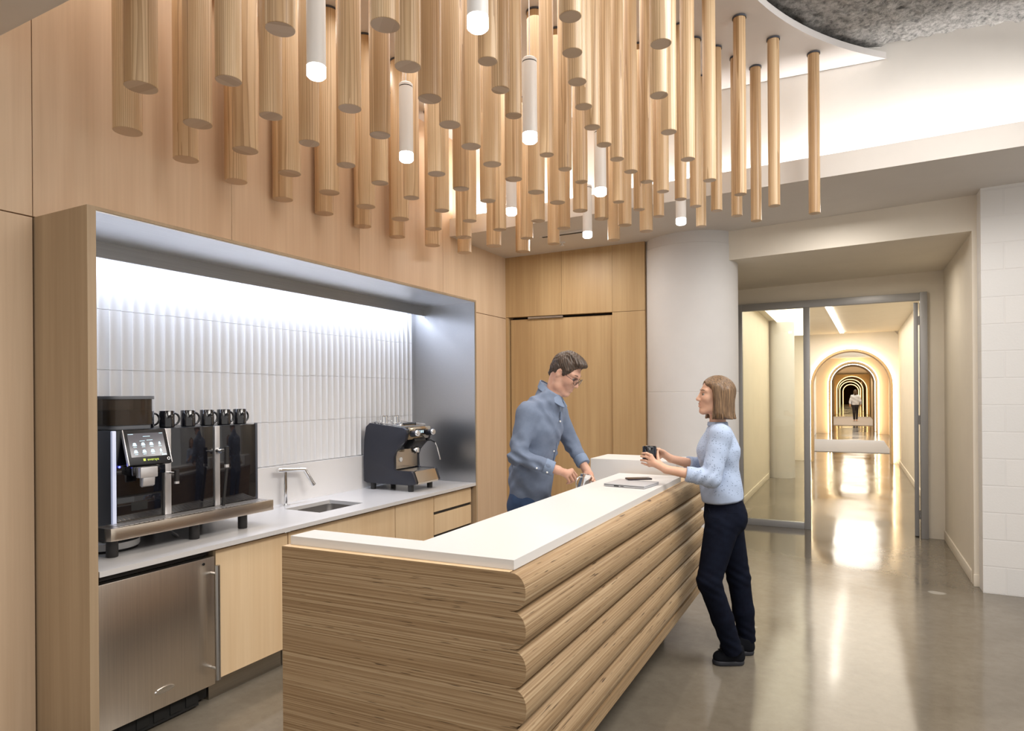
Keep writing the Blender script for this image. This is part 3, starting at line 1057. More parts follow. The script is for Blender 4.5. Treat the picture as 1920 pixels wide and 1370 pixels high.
# fluted white tiles: courses of concave flutes with sharp ridges
random.seed(11)
bb = bmesh.new()
pitch, y0, y1 = 0.064, 1.664, 4.866
n = int(round((y1 - y0) / pitch))
pitch = (y1 - y0) / n
zc = [1.118, 1.425, 1.76, 2.09, 2.419]
nseg = 6
tops = {}
for r in range(4):
    za, zb = zc[r] + 0.0009, zc[r + 1] - 0.0009
    step = 0.0
    for i in range(n):
        step = tops.get((r - 1, i // 6), 0)
        tops.setdefault((r, i // 6), random.uniform(-0.003, 0.003))
        dx = 0.0
        a = za + (step if r > 0 else 0)
        b = zb + (tops[(r, i // 6)] if r < 3 else 0)
        prof = []
        for k in range(nseg + 1):
            u = k / nseg
            d = 0.016 * math.sin(math.pi * u) ** 0.8 if 0 < u < 1 else 0
            prof.append((XB + 0.016 - d + dx, y0 + pitch * (i + u)))
        lo = [bb.verts.new((p[0], p[1], a)) for p in prof]
        hi = [bb.verts.new((p[0], p[1], b)) for p in prof]
        for k in range(nseg):
            bb.faces.new((lo[k], lo[k + 1], hi[k + 1], hi[k]))
        bl = [bb.verts.new((XB - 0.02, p[1], a)) for p in prof]
        bh = [bb.verts.new((XB - 0.02, p[1], b)) for p in prof]
        for k in range(nseg):
            bb.faces.new((bl[k], bl[k + 1], lo[k + 1], lo[k]))
            bb.faces.new((hi[k], hi[k + 1], bh[k + 1], bh[k]))
m = MB().add(bb)
m.box(XB - 0.03, XB - 0.006, y0, y1, 0.84, 2.419)
struct(m.build('wall_tile', 'tile_white', smooth=25))

# worktop with a cut-out, backsplash, sink, tap
SX0, SX1, SY0, SY1 = -3.42, -3.10, 3.17, 3.60
zt, zb = 0.84, 0.815
m = MB()
m.box(XB, XF, 1.663, SY0, zb, zt).box(XB, XF, SY1, 4.865, zb, zt)
m.box(XB, SX0, SY0, SY1, zb, zt).box(SX1, XF, SY0, SY1, zb, zt)
o = m.build('worktop', 'quartz_grey', smooth=None)
tag(o, 'long pale grey quartz worktop inside the niche, with a sink cut-out', 'worktop')
o = MB().box(XB, XB + 0.022, 1.664, 4.865, zt, 1.112, 0.001).build('backsplash', 'quartz', smooth=None)
tag(o, 'plain white quartz upstand between worktop and fluted tiles', 'backsplash')
t = thing('sink', (-3.26, 3.385, 0.65), 'small stainless undermount sink in the grey quartz worktop', 'sink')
bb = bmesh.new()


def rrect(x0, x1, y0_, y1_, r, k=5):
    out = []
    for cx_, cy_, a0_ in ((x1 - r, y1_ - r, 0), (x0 + r, y1_ - r, 90), (x0 + r, y0_ + r, 180), (x1 - r, y0_ + r, 270)):
        for i in range(k + 1):
            a = math.radians(a0_ + 90 * i / k)
            out.append((cx_ + r * math.cos(a), cy_ + r * math.sin(a)))
    return out


rings = []
for inset, z in ((-0.012, 0.8135), (0.0, 0.8135), (0.004, 0.70), (0.03, 0.662), (0.14, 0.655)):
    rings.append([bb.verts.new((p[0], p[1], z)) for p in rrect(SX0 + inset, SX1 - inset, SY0 + inset, SY1 - inset, 0.045 if inset < 0.1 else 0.012)])
for A, B in zip(rings[:-1], rings[1:]):
    for k in range(len(A)):
        bb.faces.new((A[k], A[(k + 1) % len(A)], B[(k + 1) % len(A)], B[k]))
bb.faces.new(rings[-1])
MB().add(bb).build('bowl', 'sink_steel', t, smooth=40)
MB().lathe([(0.0, 0.0), (0.03, 0.0), (0.04, 0.006), (0.042, 0.0)], (-3.26, 3.385, 0.656), 24).build('drain', 'chrome', t)
fx, fy = -3.535, 3.285
t = thing('kitchen_tap', (fx, fy, zt), 'angular chrome tap with a jointed arm behind the sink', 'tap')
MB().lathe([(0, 0), (0.028, 0), (0.028, 0.006), (0.014, 0.009), (0.0125, 0.245), (0, 0.245)], (fx, fy, zt), 24).build('column', 'chrome', t)
MB().tube([(fx, fy - 0.045, zt + 0.25), (fx + 0.01, fy + 0.175, zt + 0.235)], 0.0155, 16).build('arm', 'chrome', t)
MB().lathe([(0, -0.012), (0.017, -0.012), (0.017, 0.012), (0, 0.012)], (fx, fy - 0.057, zt + 0.251), 20, axis=(0, 1, -0.05)).build('knob', 'chrome', t)
MB().tube([(fx + 0.01, fy + 0.168, zt + 0.238), (fx + 0.045, fy + 0.222, zt + 0.125)], 0.0145, 16).lathe([(0, 0), (0.017, 0), (0.017, 0.018), (0, 0.018)], (fx + 0.047, fy + 0.225, zt + 0.117), 16, axis=(-0.28, -0.45, 0.9)).build('spout', 'chrome', t)

# base cabinets, one unit each
XC = -2.962


def cabinet(ya, yb, label, fronts):
    c = thing('base_cabinet', (-3.28, (ya + yb) / 2, 0), label, 'cabinet', 'maple base cabinets under the worktop')
    MB().box(-3.58, XC - 0.021, ya + 0.001, yb - 0.001, 0.12, 0.60 if 'sink' in label and 'wide' in label else 0.8145).build('carcass', 'frame_panel', c, smooth=None)
    MB().box(-3.55, XC - 0.062, ya + 0.001, yb - 0.001, 0.0, 0.119).build('toe_kick', 'steel_kick', c, smooth=None)
    for nm, za, zb_ in fronts:
        MB().box(XC - 0.02, XC, ya + 0.002, yb - 0.002, za, zb_, 0.0012).build(nm, 'maple_front', c, smooth=None)
    return c


cabinet(2.276, 2.768, 'maple cabinet with one door right beside the steel fridge', [('door', 0.122, 0.797)])
cabinet(2.772, 3.784, 'wide maple cabinet directly below the sink', [('door', 0.122, 0.797)])
cabinet(3.788, 4.278, 'maple door cabinet between the sink cabinet and the drawers', [('door', 0.122, 0.797)])
c = cabinet(4.282, 4.852, 'maple drawer cabinet at the far end below the espresso machine', [('drawer', 0.672, 0.797), ('drawer', 0.488, 0.648), ('drawer', 0.305, 0.464), ('drawer', 0.122, 0.281)])
m = MB()
for z in (0.648, 0.464, 0.281):
    m.box(XC - 0.019, XC - 0.012, 4.286, 4.848, z + 0.001, z + 0.023)
m.build('finger_channel', 'black_satin', c, smooth=None)

# under counter fridge
t = thing('fridge', (-3.28, 1.97, 0), 'stainless steel under-counter fridge with a tall bar handle, left end of the run', 'fridge')
MB().box(-3.57, -3.03, 1.668, 2.268, 0.02, 0.813).build('cabinet', 'black_satin', t, smooth=None)
MB().box(-3.03, -2.955, 1.67, 2.266, 0.105, 0.772, 0.004).build('door', 'steel_fridge', t)
m = MB().box(-3.03, -3.0, 1.68, 2.20, 0.012, 0.098)
for k in range(6):
    m.box(-3.0, -2.994, 1.70 + k * 0.085, 1.70 + k * 0.085 + 0.06, 0.03, 0.085, 0.002)
m.build('grille', 'black_matt', t)
MB().box(-3.03, -2.985, 1.69, 2.24, 0.787, 0.797).box(-3.03, -3.0, 1.672, 2.262, 0.775, 0.81).build('top_rail', 'black_satin', t, smooth=None)
hx, hy = -2.905, 2.245
h = MB().tube([(hx, hy, 0.145), (hx, hy, 0.735)], 0.0125, 20).build('handle', 'steel_bar', t)
for z in (0.20, 0.69):
    MB().tube([(-2.957, hy, z), (hx, hy, z)], 0.0075, 14).build('post', 'steel_bar', h)
MB().lathe([(0, 0), (0.05, 0), (0.045, 0.005), (0, 0.006)], (0, 0, 0), 32).build('badge', 'chrome', t, smooth=40)
bd = bpy.data.objects['badge']
bd.data.transform(Matrix.Translation(gloc(t)))
bd.data.transform(Matrix.Translation(Vector((-2.955, 1.985, 0.19)) - gloc(t)) @ Matrix.Rotation(H, 4, 'Y') @ Matrix.Diagonal((0.32, 1.05, 1, 1)))
MB().lathe([(0, 0), (0.007, 0), (0.007, 0.004), (0, 0.004)], (-2.955, 2.20, 0.745), 16, axis=(1, 0, 0)).build('lock', 'black_satin', t)

# ---------------------------------------------------------------- big bean-to-cup machine
BX = -3.20
t = thing('coffee_machine', (-3.33, 2.32, zt), 'large black bean-to-cup coffee machine with a tilted touchscreen, on six legs', 'coffee machine')
MB().box(-3.575, BX - 0.005, 1.90, 2.758, 0.925, 1.440, 0.004).build('body', 'black_satin', t)
MB().box(-3.57, BX - 0.012, 1.884, 1.9, 0.918, 1.44, 0.003).build('side_panel', 'machine_grey', t)
tag(MB().box(BX - 0.012, BX + 0.004, 1.884, 1.904, 0.975, 1.44, 0.004).build('light_column', 'led_strip_white', t), 'lit silver corner strip')
MB().box(BX - 0.012, BX + 0.002, 2.742, 2.758, 0.985, 1.445, 0.003).build('corner_trim', 'machine_grey', t)
MB().box(BX - 0.006, BX + 0.004, 2.190, 2.450, 0.988, 1.440, 0.003).build('front_panel', 'black_gloss', t)
MB().box(BX - 0.006, BX + 0.004, 2.488, 2.740, 0.988, 1.440, 0.003).build('front_panel', 'black_gloss', t)
tag(MB().box(BX - 0.006, BX + 0.012, 2.151, 2.187, 0.988, 1.440, 0.003).build('silver_trim', 'silver_strip', t), 'vertical silver strip')
tag(MB().box(BX - 0.006, BX + 0.012, 2.453, 2.485, 0.988, 1.440, 0.003).build('silver_trim', 'silver_strip', t), 'vertical silver strip')
MB().box(BX - 0.006, BX + 0.002, 1.905, 2.148, 1.115, 1.440, 0.003).build('brew_panel', 'black_gloss', t)
d = MB().box(BX - 0.006, BX + 0.004, 1.905, 2.135, 0.993, 1.108, 0.003).build('grounds_drawer', 'black_gloss', t)
MB().box(BX + 0.003, BX + 0.0055, 1.975, 2.06, 1.035, 1.078, 0.001).build('grip_recess', 'black_matt', d)
# hopper with beans
hp = MB().prism(rrect(-3.52, -3.215, 1.895, 2.125, 0.05), 1.465, 1.595, 'z').build('bean_hopper', 'hopper_smoke', t, smooth=40)
MB().prism(rrect(-3.51, -3.225, 1.905, 2.115, 0.045), 1.47, 1.54, 'z').build('coffee_beans', 'arch_dark', hp, smooth=40)
MB().prism(rrect(-3.53, -3.208, 1.888, 2.132, 0.05), 1.595, 1.612, 'z', 0.003).build('lid', 'hopper_lid', hp, smooth=40)
MB().prism(rrect(-3.51, -3.222, 1.90, 2.12, 0.05), 1.442, 1.466, 'z', 0.003).build('base', 'hopper_lid', hp, smooth=40)
# touch screen, tilted back
sc0 = Vector((-3.150, 2.032, 1.355))
E_y = Vector((0.10, 1, 0)).normalized()
E_n = Vector((0.93, -0.10, 0.36)).normalized()
E_u = E_n.cross(E_y).normalized()
SM = Matrix(((E_y.x, E_u.x, E_n.x, sc0.x), (E_y.y, E_u.y, E_n.y, sc0.y), (E_y.z, E_u.z, E_n.z, sc0.z), (0, 0, 0, 1)))


def on_screen(m, nm, mt, par, smooth=32):
    m.bm.transform(SM)
    return m.build(nm, mt, par, smooth=smooth)


tc = on_screen(MB().box(-0.106, 0.106, -0.092, 0.092, -0.022, 0.004, 0.004), 'touchscreen', 'touch_black', t)
on_screen(MB().box(-0.108, -0.104, -0.092, 0.092, -0.015, 0.006, 0.001).box(0.104, 0.108, -0.092, 0.092, -0.015, 0.006, 0.001), 'bezel', 'silver_strip', tc)
on_screen(MB().box(-0.088, 0.088, -0.052, 0.072, 0.004, 0.0048), 'display', 'screen_glow', tc)
for j, yy in enumerate((0.012, -0.026)):
    for i in range(4):
        m = MB()
        xx = -0.062 + i * 0.041
        m.ball((xx, yy + 0.004, 0.005), (0.0085 if i < 3 else 0.005, 0.007, 0.0008), 12, 6)
        m.ball((xx, yy - 0.003, 0.005), (0.011 if i < 3 else 0.006, 0.0035, 0.0008), 12, 6)
        m.box(xx - 0.008, xx + 0.008, yy - 0.0135, yy - 0.0115, 0.0048, 0.0053)
        on_screen(m, 'icon', 'icon_glow', tc)
for xa, xb, yy in ((-0.085, -0.06, 0.067), (0.068, 0.085, 0.067), (-0.015, 0.02, 0.053), (-0.035, -0.01, 0.030), (0.0, 0.03, 0.033)):
    on_screen(MB().box(xa, xb, yy, yy + 0.002, 0.0048, 0.0053), 'text_line', 'icon_glow', tc)
on_screen(MB().box(0.062, 0.086, -0.05, -0.044, 0.0048, 0.0053), 'corner_button', 'icon_glow', tc)


def text(s, size, M, mt, nm, par):
    c = bpy.data.curves.new(nm, 'FONT')
    c.body = s
    c.size = size
    c.align_x = 'CENTER'
    c.align_y = 'CENTER'
    c.extrude = 0.0002
    ob = bpy.data.objects.new(nm, c)
    COL.objects.link(ob)
    dg = bpy.context.evaluated_depsgraph_get()
    me = bpy.data.meshes.new_from_object(ob.evaluated_get(dg))
    bpy.data.objects.remove(ob)
    me.transform(M)
    return link_mesh(nm, me, mt, par, smooth=None)


text('eversys', 0.019, SM @ Matrix.Translation((0.014, -0.068, 0.0048)), 'logo_glow', 'logo_text', tc)
on_screen(MB().box(-0.034, -0.023, -0.074, -0.062, 0.004, 0.0048), 'logo_mark', 'logo_glow', tc)
on_screen(MB().lathe([(0.0055, 0), (0.0075, 0), (0.0075, 0.0008), (0.0055, 0.0008)], (0.092, -0.07, 0.004), 20), 'power_symbol', 'silver_strip', tc)
# brew group and spout
sp = MB().box(BX + 0.002, -3.135, 1.95, 2.12, 1.215, 1.262, 0.006).build('brew_head', 'black_gloss', t)
MB().box(-3.14, -3.10, 1.965, 2.055, 1.205, 1.258, 0.005).build('spout_block', 'silver_strip', sp)
MB().prism([(-3.135, 1.206), (-3.103, 1.206), (-3.107, 1.165), (-3.12, 1.158), (-3.133, 1.165)], 1.98, 2.042, 'y', 0.003).build('spout', 'silver_strip', sp)
MB().ball((-3.19, 1.915, 1.262), 0.005).build('indicator', 'led_blue', t)
tp = MB().tube([(-3.19, 2.168, 1.208), (-3.125, 2.17, 1.208)], 0.006, 12).build('milk_tap', 'chrome', t)
MB().tube([(-3.12, 2.17, 1.165), (-3.12, 2.17, 1.225)], 0.012, 16).build('tap_handle', 'rubber_black', tp)
MB().tube([(-3.12, 2.17, 1.154), (-3.12, 2.17, 1.166)], 0.0125, 16).build('tap_ring', 'silver_strip', tp)
sw = MB().tube([(-3.19, 2.47, 1.30), (-3.125, 2.475, 1.305)], 0.007, 12).lathe([(0, 0), (0.016, 0), (0.016, 0.02), (0, 0.02)], (-3.188, 2.47, 1.30), 16, axis=(1, 0, 0)).build('steam_wand', 'chrome', t)
MB().tube([(-3.12, 2.475, 1.325), (-3.12, 2.475, 1.225)], 0.0125, 16).build('wand_grip', 'rubber_black', sw)
MB().tube([(-3.12, 2.475, 1.20), (-3.12, 2.465, 1.12), (-3.118, 2.452, 1.02), (-3.118, 2.45, 0.995)], 0.0085, 12).build('wand_pipe', 'rubber_black', sw)
MB().tube([(-3.12, 2.475, 1.225), (-3.12, 2.475, 1.208)], 0.013, 16).build('wand_ring', 'silver_strip', sw)
tr = MB().prism([(-3.205, 1.80), (-3.11, 1.80), (-3.085, 1.81), (-3.075, 1.835), (-3.075, 2.765), (-3.205, 2.765)], 0.926, 0.986, 'z', 0.002).build('drip_tray', 'steel_tray', t, smooth=30)
m = MB()
for k in range(36):
    y = 1.86 + k * 0.025
    m.box(-3.19, -3.10, y, y + 0.018, 0.9862, 0.9875)
m.build('grid', 'silver_strip', tr, smooth=None)
MB().box(-3.205, -3.112, 1.796, 1.80, 0.924, 0.986).build('end_cap', 'rubber_black', tr)
for y in (1.85, 2.288, 2.60):
    for x in (-3.145, -3.54):
        MB().lathe([(0, 0.0), (0.024, 0.0), (0.026, 0.004), (0.026, 0.088), (0, 0.088)], (x, y if x > -3.3 else max(y, 1.95), zt), 24).build('leg', 'rubber_black', t, smooth=40)
o = MB().tube([(-3.35, 2.2, 0.92), (-3.28, 2.22, 0.90), (-3.22, 2.24, 0.865), (-3.25, 2.27, 0.845), (-3.35, 2.30, 0.845)], 0.004, 8).build('hose', 'silver_strip', t)
t = thing('round_tray', (-3.345, 1.995, zt), 'round white tray with a dark rim under the bean-to-cup machine', 'tray')
MB().lathe([(0, 0.012), (0.135, 0.012), (0.14, 0.02), (0.14, 0.045), (0, 0.045)], (-3.345, 1.95 + 0.0, zt), 48).build('disc', 'white_enamel', t, smooth=40)
MB().lathe([(0, 0.0), (0.13, 0.0), (0.134, 0.012), (0, 0.012)], (-3.345, 1.95, zt), 48).build('base_ring', 'rubber_black', t, smooth=40)


def mug(name, loc, rz, label, cat, group, r=0.038, h=0.09):
    mt_ = thing(name, loc, label, cat, group)
    x, y, z = loc
    MB().lathe([(0, 0.0), (r - 0.004, 0.0), (r, 0.004), (r, h - 0.002), (r - 0.0015, h), (r - 0.003, h - 0.002), (r - 0.004, 0.008), (0, 0.006)], (x, y, z), 36).build('cup', 'black_gloss', mt_, smooth=40)
    c, s = math.cos(rz), math.sin(rz)
    pa = []
    for k in range(13):
        a = math.pi * (k / 12 - 0.5)
        d = r - 0.004 + 0.030 * math.cos(a)
        pa.append((x + c * d, y + s * d, z + h * 0.5 + 0.032 * math.sin(a)))
    MB().tube(pa, 0.0058, 10).build('handle', 'black_gloss', mt_, smooth=60)
    return mt_


MUGS = [(2.145, 'black mug half hidden behind the bean hopper'), (2.24, 'black mug directly right of the bean hopper, in front of the hidden one'),
        (2.366, 'second black mug from the bean hopper on the machine top'), (2.487, 'middle black mug on the machine top, third from the hopper'),
        (2.600, 'fourth black mug from the bean hopper'), (2.712, 'rightmost black mug on the machine top, its handle clear against the tiles')]
for i, (y, lb) in enumerate(MUGS):
    mug('mug', (-3.30 if i else -3.38, y if i else 2.175, 1.4405), math.radians(72 + 4 * i), lb, 'mug', 'black mugs on the coffee machine')

# ---------------------------------------------------------------- espresso machine
t = thing('espresso_machine', (-3.33, 4.33, zt), 'dark navy one-group espresso machine with a chrome front, far end of the worktop', 'coffee machine')
EO = [(-3.572, 0.905), (-3.575, 1.10), (-3.568, 1.25), (-3.548, 1.352), (-3.51, 1.384), (-3.40, 1.372), (-3.165, 1.349), (-3.14, 1.335), (-3.132, 1.30), (-3.15, 1.245), (-3.21, 1.19), (-3.245, 1.155), (-3.262, 1.105), (-3.258, 1.012), (-3.235, 1.005), (-3.09, 1.005), (-3.075, 0.99), (-3.048, 0.912), (-3.06, 0.898), (-3.12, 0.892), (-3.54, 0.892)]
MB().prism(EO, 4.155, 4.185, 'y', 0.006).build('side_panel', 'machine_navy', t, smooth=40)
MB().prism(EO, 4.475, 4.505, 'y', 0.006).build('side_panel', 'machine_navy', t, smooth=40)
MB().prism([(-3.57, 0.90), (-3.57, 1.34), (-3.16, 1.335), (-3.20, 1.24), (-3.275, 1.15), (-3.285, 1.0), (-3.10, 0.995), (-3.10, 0.90)], 4.185, 4.475, 'y').build('body', 'machine_navy', t, smooth=None)
MB().prism([(-3.155, 1.262), (-3.148, 1.252), (-3.122, 1.325), (-3.128, 1.352), (-3.138, 1.352)], 4.187, 4.473, 'y', 0.001).build('front_fascia', 'warm_chrome', t, smooth=30)
dp = MB().box(-3.135, -3.118, 4.26, 4.40, 1.285, 1.335, 0.004).build('display', 'black_gloss', t)
m = MB()
for k in range(3):
    m.box(-3.118, -3.1165, 4.30 + k * 0.025, 4.312 + k * 0.025, 1.302, 1.322)
m.build('digits', 'icon_glow', dp, smooth=None)
for y, nm in ((4.225, 'steam_knob'), (4.44, 'steam_knob')):
    kb = MB().lathe([(0, 0), (0.024, 0), (0.026, 0.01), (0.024, 0.06), (0, 0.06)], (-3.14, y, 1.298), 24, axis=(1, 0, 0.1)).build(nm, 'machine_navy', t, smooth=40)
    MB().lathe([(0, 0), (0.025, 0), (0.025, 0.012), (0.02, 0.018), (0, 0.018)], (-3.082, y, 1.304), 24, axis=(1, 0, 0.1)).build('cap', 'chrome', kb, smooth=40)
g = MB().prism([(-3.24, 1.25), (-3.14, 1.26), (-3.13, 1.235), (-3.16, 1.185), (-3.21, 1.17), (-3.25, 1.17)], 4.27, 4.42, 'y', 0.008).build('brew_group', 'black_satin', t, smooth=40)
MB().lathe([(0, 0), (0.034, 0), (0.036, 0.03), (0.03, 0.04), (0, 0.04)], (-3.185, 4.34, 1.14), 24).build('filter_holder', 'chrome', g, smooth=40)
MB().tube([(-3.19, 4.31, 1.155), (-3.11, 4.235, 1.15)], 0.009, 12).build('holder_grip', 'rubber_black', g)
MB().box(-3.285, -3.262, 4.187, 4.473, 1.012, 1.168, 0.002).build('chrome_back', 'warm_chrome', t, smooth=None)
MB().lathe([(0, 0), (0.019, 0), (0.019, 0.006), (0.012, 0.008), (0, 0.008)], (-3.262, 4.245, 1.085), 24, axis=(1, 0, 0)).build('gauge', 'white_enamel', t)
MB().prism([(-3.10, 1.004), (-3.08, 1.0), (-3.045, 0.912), (-3.052, 0.898), (-3.09, 0.898)], 4.19, 4.47, 'y', 0.001).build('drip_tray_front', 'warm_chrome', t, smooth=None)
MB().box(-3.26, -3.10, 4.19, 4.47, 0.996, 1.002).build('drip_grid', 'steel_bar', t, smooth=None)
wd = MB().tube([(-3.16, 4.455, 1.23), (-3.12, 4.47, 1.235), (-3.075, 4.475, 1.215)], 0.006, 10).build('steam_wand', 'black_satin', t)
MB().tube([(-3.08, 4.475, 1.22), (-3.062, 4.48, 1.17), (-3.035, 4.485, 1.07)], 0.005, 10).build('wand_pipe', 'chrome', wd)
for x in (-3.50, -3.12):
    for y in (4.19, 4.45):
        MB().lathe([(0, 0), (0.022, 0), (0.024, 0.055), (0, 0.055)], (x, y, zt), 20).build('foot', 'rubber_black', t, smooth=40)
m = MB()
m.tube([(-3.50, 4.17, 1.395), (-3.20, 4.17, 1.364), (-3.19, 4.49, 1.364), (-3.50, 4.49, 1.395), (-3.50, 4.17, 1.395)], 0.004, 8)
m.build('cup_rail', 'chrome', t)
MB().box(-3.53, -3.18, 4.19, 4.47, 1.34, 1.356).build('cup_shelf', 'steel_bar', t, smooth=None)


def steel_cup(loc, r, h, label):
    c = thing('steel_pitcher', loc, label, 'pitcher', 'steel cups on the espresso machine')
    MB().lathe([(0, 0), (r, 0), (r * 1.02, h * 0.25), (r * 0.86, h * 0.8), (r * 0.92, h), (r * 0.89, h), (r * 0.83, h * 0.8), (r * 0.97, 0.004), (0, 0.004)], loc, 28).build('cup', 'chrome', c, smooth=50)
    x, y, z = loc
    MB().tube([(x + r * 0.85, y, z + h * 0.85), (x + r * 1.6, y, z + h * 0.8), (x + r * 1.6, y, z + h * 0.35), (x + r, y, z + h * 0.2)], 0.003, 8).build('handle', 'chrome', c)


steel_cup((-3.43, 4.245, 1.357), 0.034, 0.085, 'left of the two taller steel pitchers on the espresso machine')
steel_cup((-3.385, 4.335, 1.357), 0.034, 0.085, 'right of the two taller steel pitchers on the espresso machine')
steel_cup((-3.49, 4.22, 1.357), 0.026, 0.03, 'low small steel cup at the back edge of the espresso machine top')
t = thing('portafilter', (-3.27, 4.30, 1.357), 'spare portafilter with a black grip lying on the espresso machine top', 'portafilter')
MB().lathe([(0.0, 0), (0.03, 0), (0.034, 0.006), (0.034, 0.024), (0.028, 0.026), (0, 0.012)], (-3.29, 4.27, 1.357), 24).build('basket', 'chrome', t, smooth=40)
MB().tube([(-3.265, 4.29, 1.372), (-3.225, 4.33, 1.376), (-3.195, 4.365, 1.374)], 0.011, 12, 0.013).build('grip', 'rubber_black', t)
# ================================================================= bar
sk = lambda x: (x + 0.913) * 0.063        # the near end is a touch out of square
prof = []
zt_, dz = 1.038, 0.1225
tip, val = -0.912, -0.972
prof.append((-1.40, zt_))
for k in range(6):
    za = zt_ - dz * k
    for i in range(13):
        a = math.pi * i / 12
        if k and i == 0:
            continue
        x = val + (tip - val) * max(math.sin(a), 0) ** 0.72
        z = za - dz / 2 + dz / 2 * math.cos(a)
        prof.append((x, z))
zb_ = zt_ - dz * 6
prof += [(-0.93, zb_ - 0.008), (-0.93, zb_ - 0.06)]
ZB = zb_ - 0.06
near = [p for p in prof[1:]]
t = thing('bar_counter', (-1.3, 3.2, 0), 'long plywood bar with a rippled front, floating on a dark recessed plinth', 'bar counter')


def skewed(poly, ya, yb, skew=True):
    b = bmesh.new()
    lo = [b.verts.new((p[0], ya + (sk(p[0]) if skew else 0), p[1])) for p in poly]
    hi = [b.verts.new((p[0], yb, p[1])) for p in poly]
    n_ = len(poly)
    b.faces.new(lo)
    b.faces.new(hi[::-1])
    for i in range(n_):
        j = (i + 1) % n_
        b.faces.new((lo[j], lo[i], hi[i], hi[j]))
    bmesh.ops.recalc_face_normals(b, faces=list(b.faces))
    return b


m = MB()
m.add(skewed([(-1.909, zt_)] + near + [(-1.909, ZB)], 1.818, 1.932))
m.add(skewed([(-1.60, 0.925), (-1.40, 0.925), (-1.40, zt_)] + near + [(-1.60, ZB)], 1.932, 4.66, False))
body = m.build('plywood_body', 'plywood_edge', t, smooth=35)
MB().add(skewed([(-1.905, zt_), (-0.968, zt_), (-0.968, zt_ + 0.0015), (-1.905, zt_ + 0.0015)], 1.818, 1.94)).add(skewed([(-1.40, zt_), (-0.968, zt_), (-0.968, zt_ + 0.0015), (-1.40, zt_ + 0.0015)], 1.94, 4.655, False)).build('top_veneer', 'maple_front', t, smooth=None)
MB().box(-1.52, -1.16, 2.05, 4.45, 0.0, ZB).build('plinth', 'black_matt', t, smooth=None)
o = MB().prism([(-1.62, 1.936), (-1.402, 1.936), (-1.402, 4.24), (-1.62, 4.24)], 0.926, 0.966, 'z', 0.002).build('work_counter', 'solid_white', smooth=None)
tag(o, 'lower white work counter on the inner side of the bar, in front of the man', 'worktop')
zt2 = 1.0395
m = MB()
m.prism([(-1.897, 1.787), (-0.963, 1.838), (-0.975, 4.18), (-0.99, 4.205), (-1.396, 4.205), (-1.387, 1.938), (-1.894, 1.909)], zt2, zt2 + 0.033, 'z', 0.0012)
o = m.build('countertop', 'solid_white', smooth=None)
tag(o, 'white solid-surface L-shaped slab lying on the plywood bar', 'countertop')
o = MB().prism([(-1.622, 0.926), (-1.402, 0.926), (-1.402, 1.041), (-1.02, 1.041), (-1.02, 1.158), (-1.622, 1.158)], 4.26, 4.62, 'y', 0.002).build('raised_ledge', 'solid_white', smooth=None)
tag(o, 'raised white block at the far end of the bar behind the laptop', 'counter block')

# laptop with a phone on it
zl = zt2 + 0.0332
c4 = [Vector(p) for p in ((-1.238, 3.51, 0), (-0.985, 3.512, 0), (-1.03, 3.77, 0), (-1.30, 3.85, 0))]
ctr = sum(c4, Vector()) / 4
ax = (c4[1] - c4[0] + (c4[2] - c4[3]) * 0.6).normalized()
ay = Vector((-ax.y, ax.x, 0))
LM = Matrix(((ax.x, ay.x, 0, ctr.x), (ax.y, ay.y, 0, ctr.y), (0, 0, 1, zl), (0, 0, 0, 1)))
t = thing('laptop', (ctr.x, ctr.y, zl), 'closed silver laptop lying on the white bar top', 'laptop')


def lap(m, nm, mt, par, smooth=32):
    m.bm.transform(LM)
    return m.build(nm, mt, par, smooth=smooth)


lap(MB().box(-0.124, 0.124, -0.115, 0.105, 0.002, 0.0105, 0.002), 'base', 'laptop_alum', t)
lap(MB().box(-0.124, 0.124, -0.115, 0.105, 0.0115, 0.0175, 0.002), 'lid', 'laptop_alum', t)
lap(MB().box(-0.123, 0.123, -0.1155, 0.104, 0.0100, 0.012), 'seam', 'black_satin', t)
lap(MB().box(-0.06, -0.03, -0.116, -0.11, 0.004, 0.009).box(-0.02, 0.0, -0.116, -0.11, 0.005, 0.008), 'ports', 'black_satin', t)
ph = Vector((-1.14, 3.80, zl + 0.018))
pa = Vector((0.82, 0.57, 0)).normalized()
pb = Vector((-pa.y, pa.x, 0))
LM = Matrix(((pa.x, pb.x, 0, ph.x), (pa.y, pb.y, 0, ph.y), (0, 0, 1, ph.z), (0, 0, 0, 1)))
t = thing('phone', ph, 'dark reddish smartphone lying on the closed laptop', 'phone')
lap(MB().prism(rrect(-0.075, 0.075, -0.037, 0.037, 0.01), 0, 0.0085, 'z', 0.0015), 'case', 'phone_case', t, 40)
lap(MB().prism(rrect(-0.072, 0.072, -0.034, 0.034, 0.009), 0.0086, 0.0092, 'z'), 'screen', 'phone_glass', t, 40)
# ================================================================= people: one continuous skin per body
V3 = lambda *a: np.array(a, dtype=np.float64)


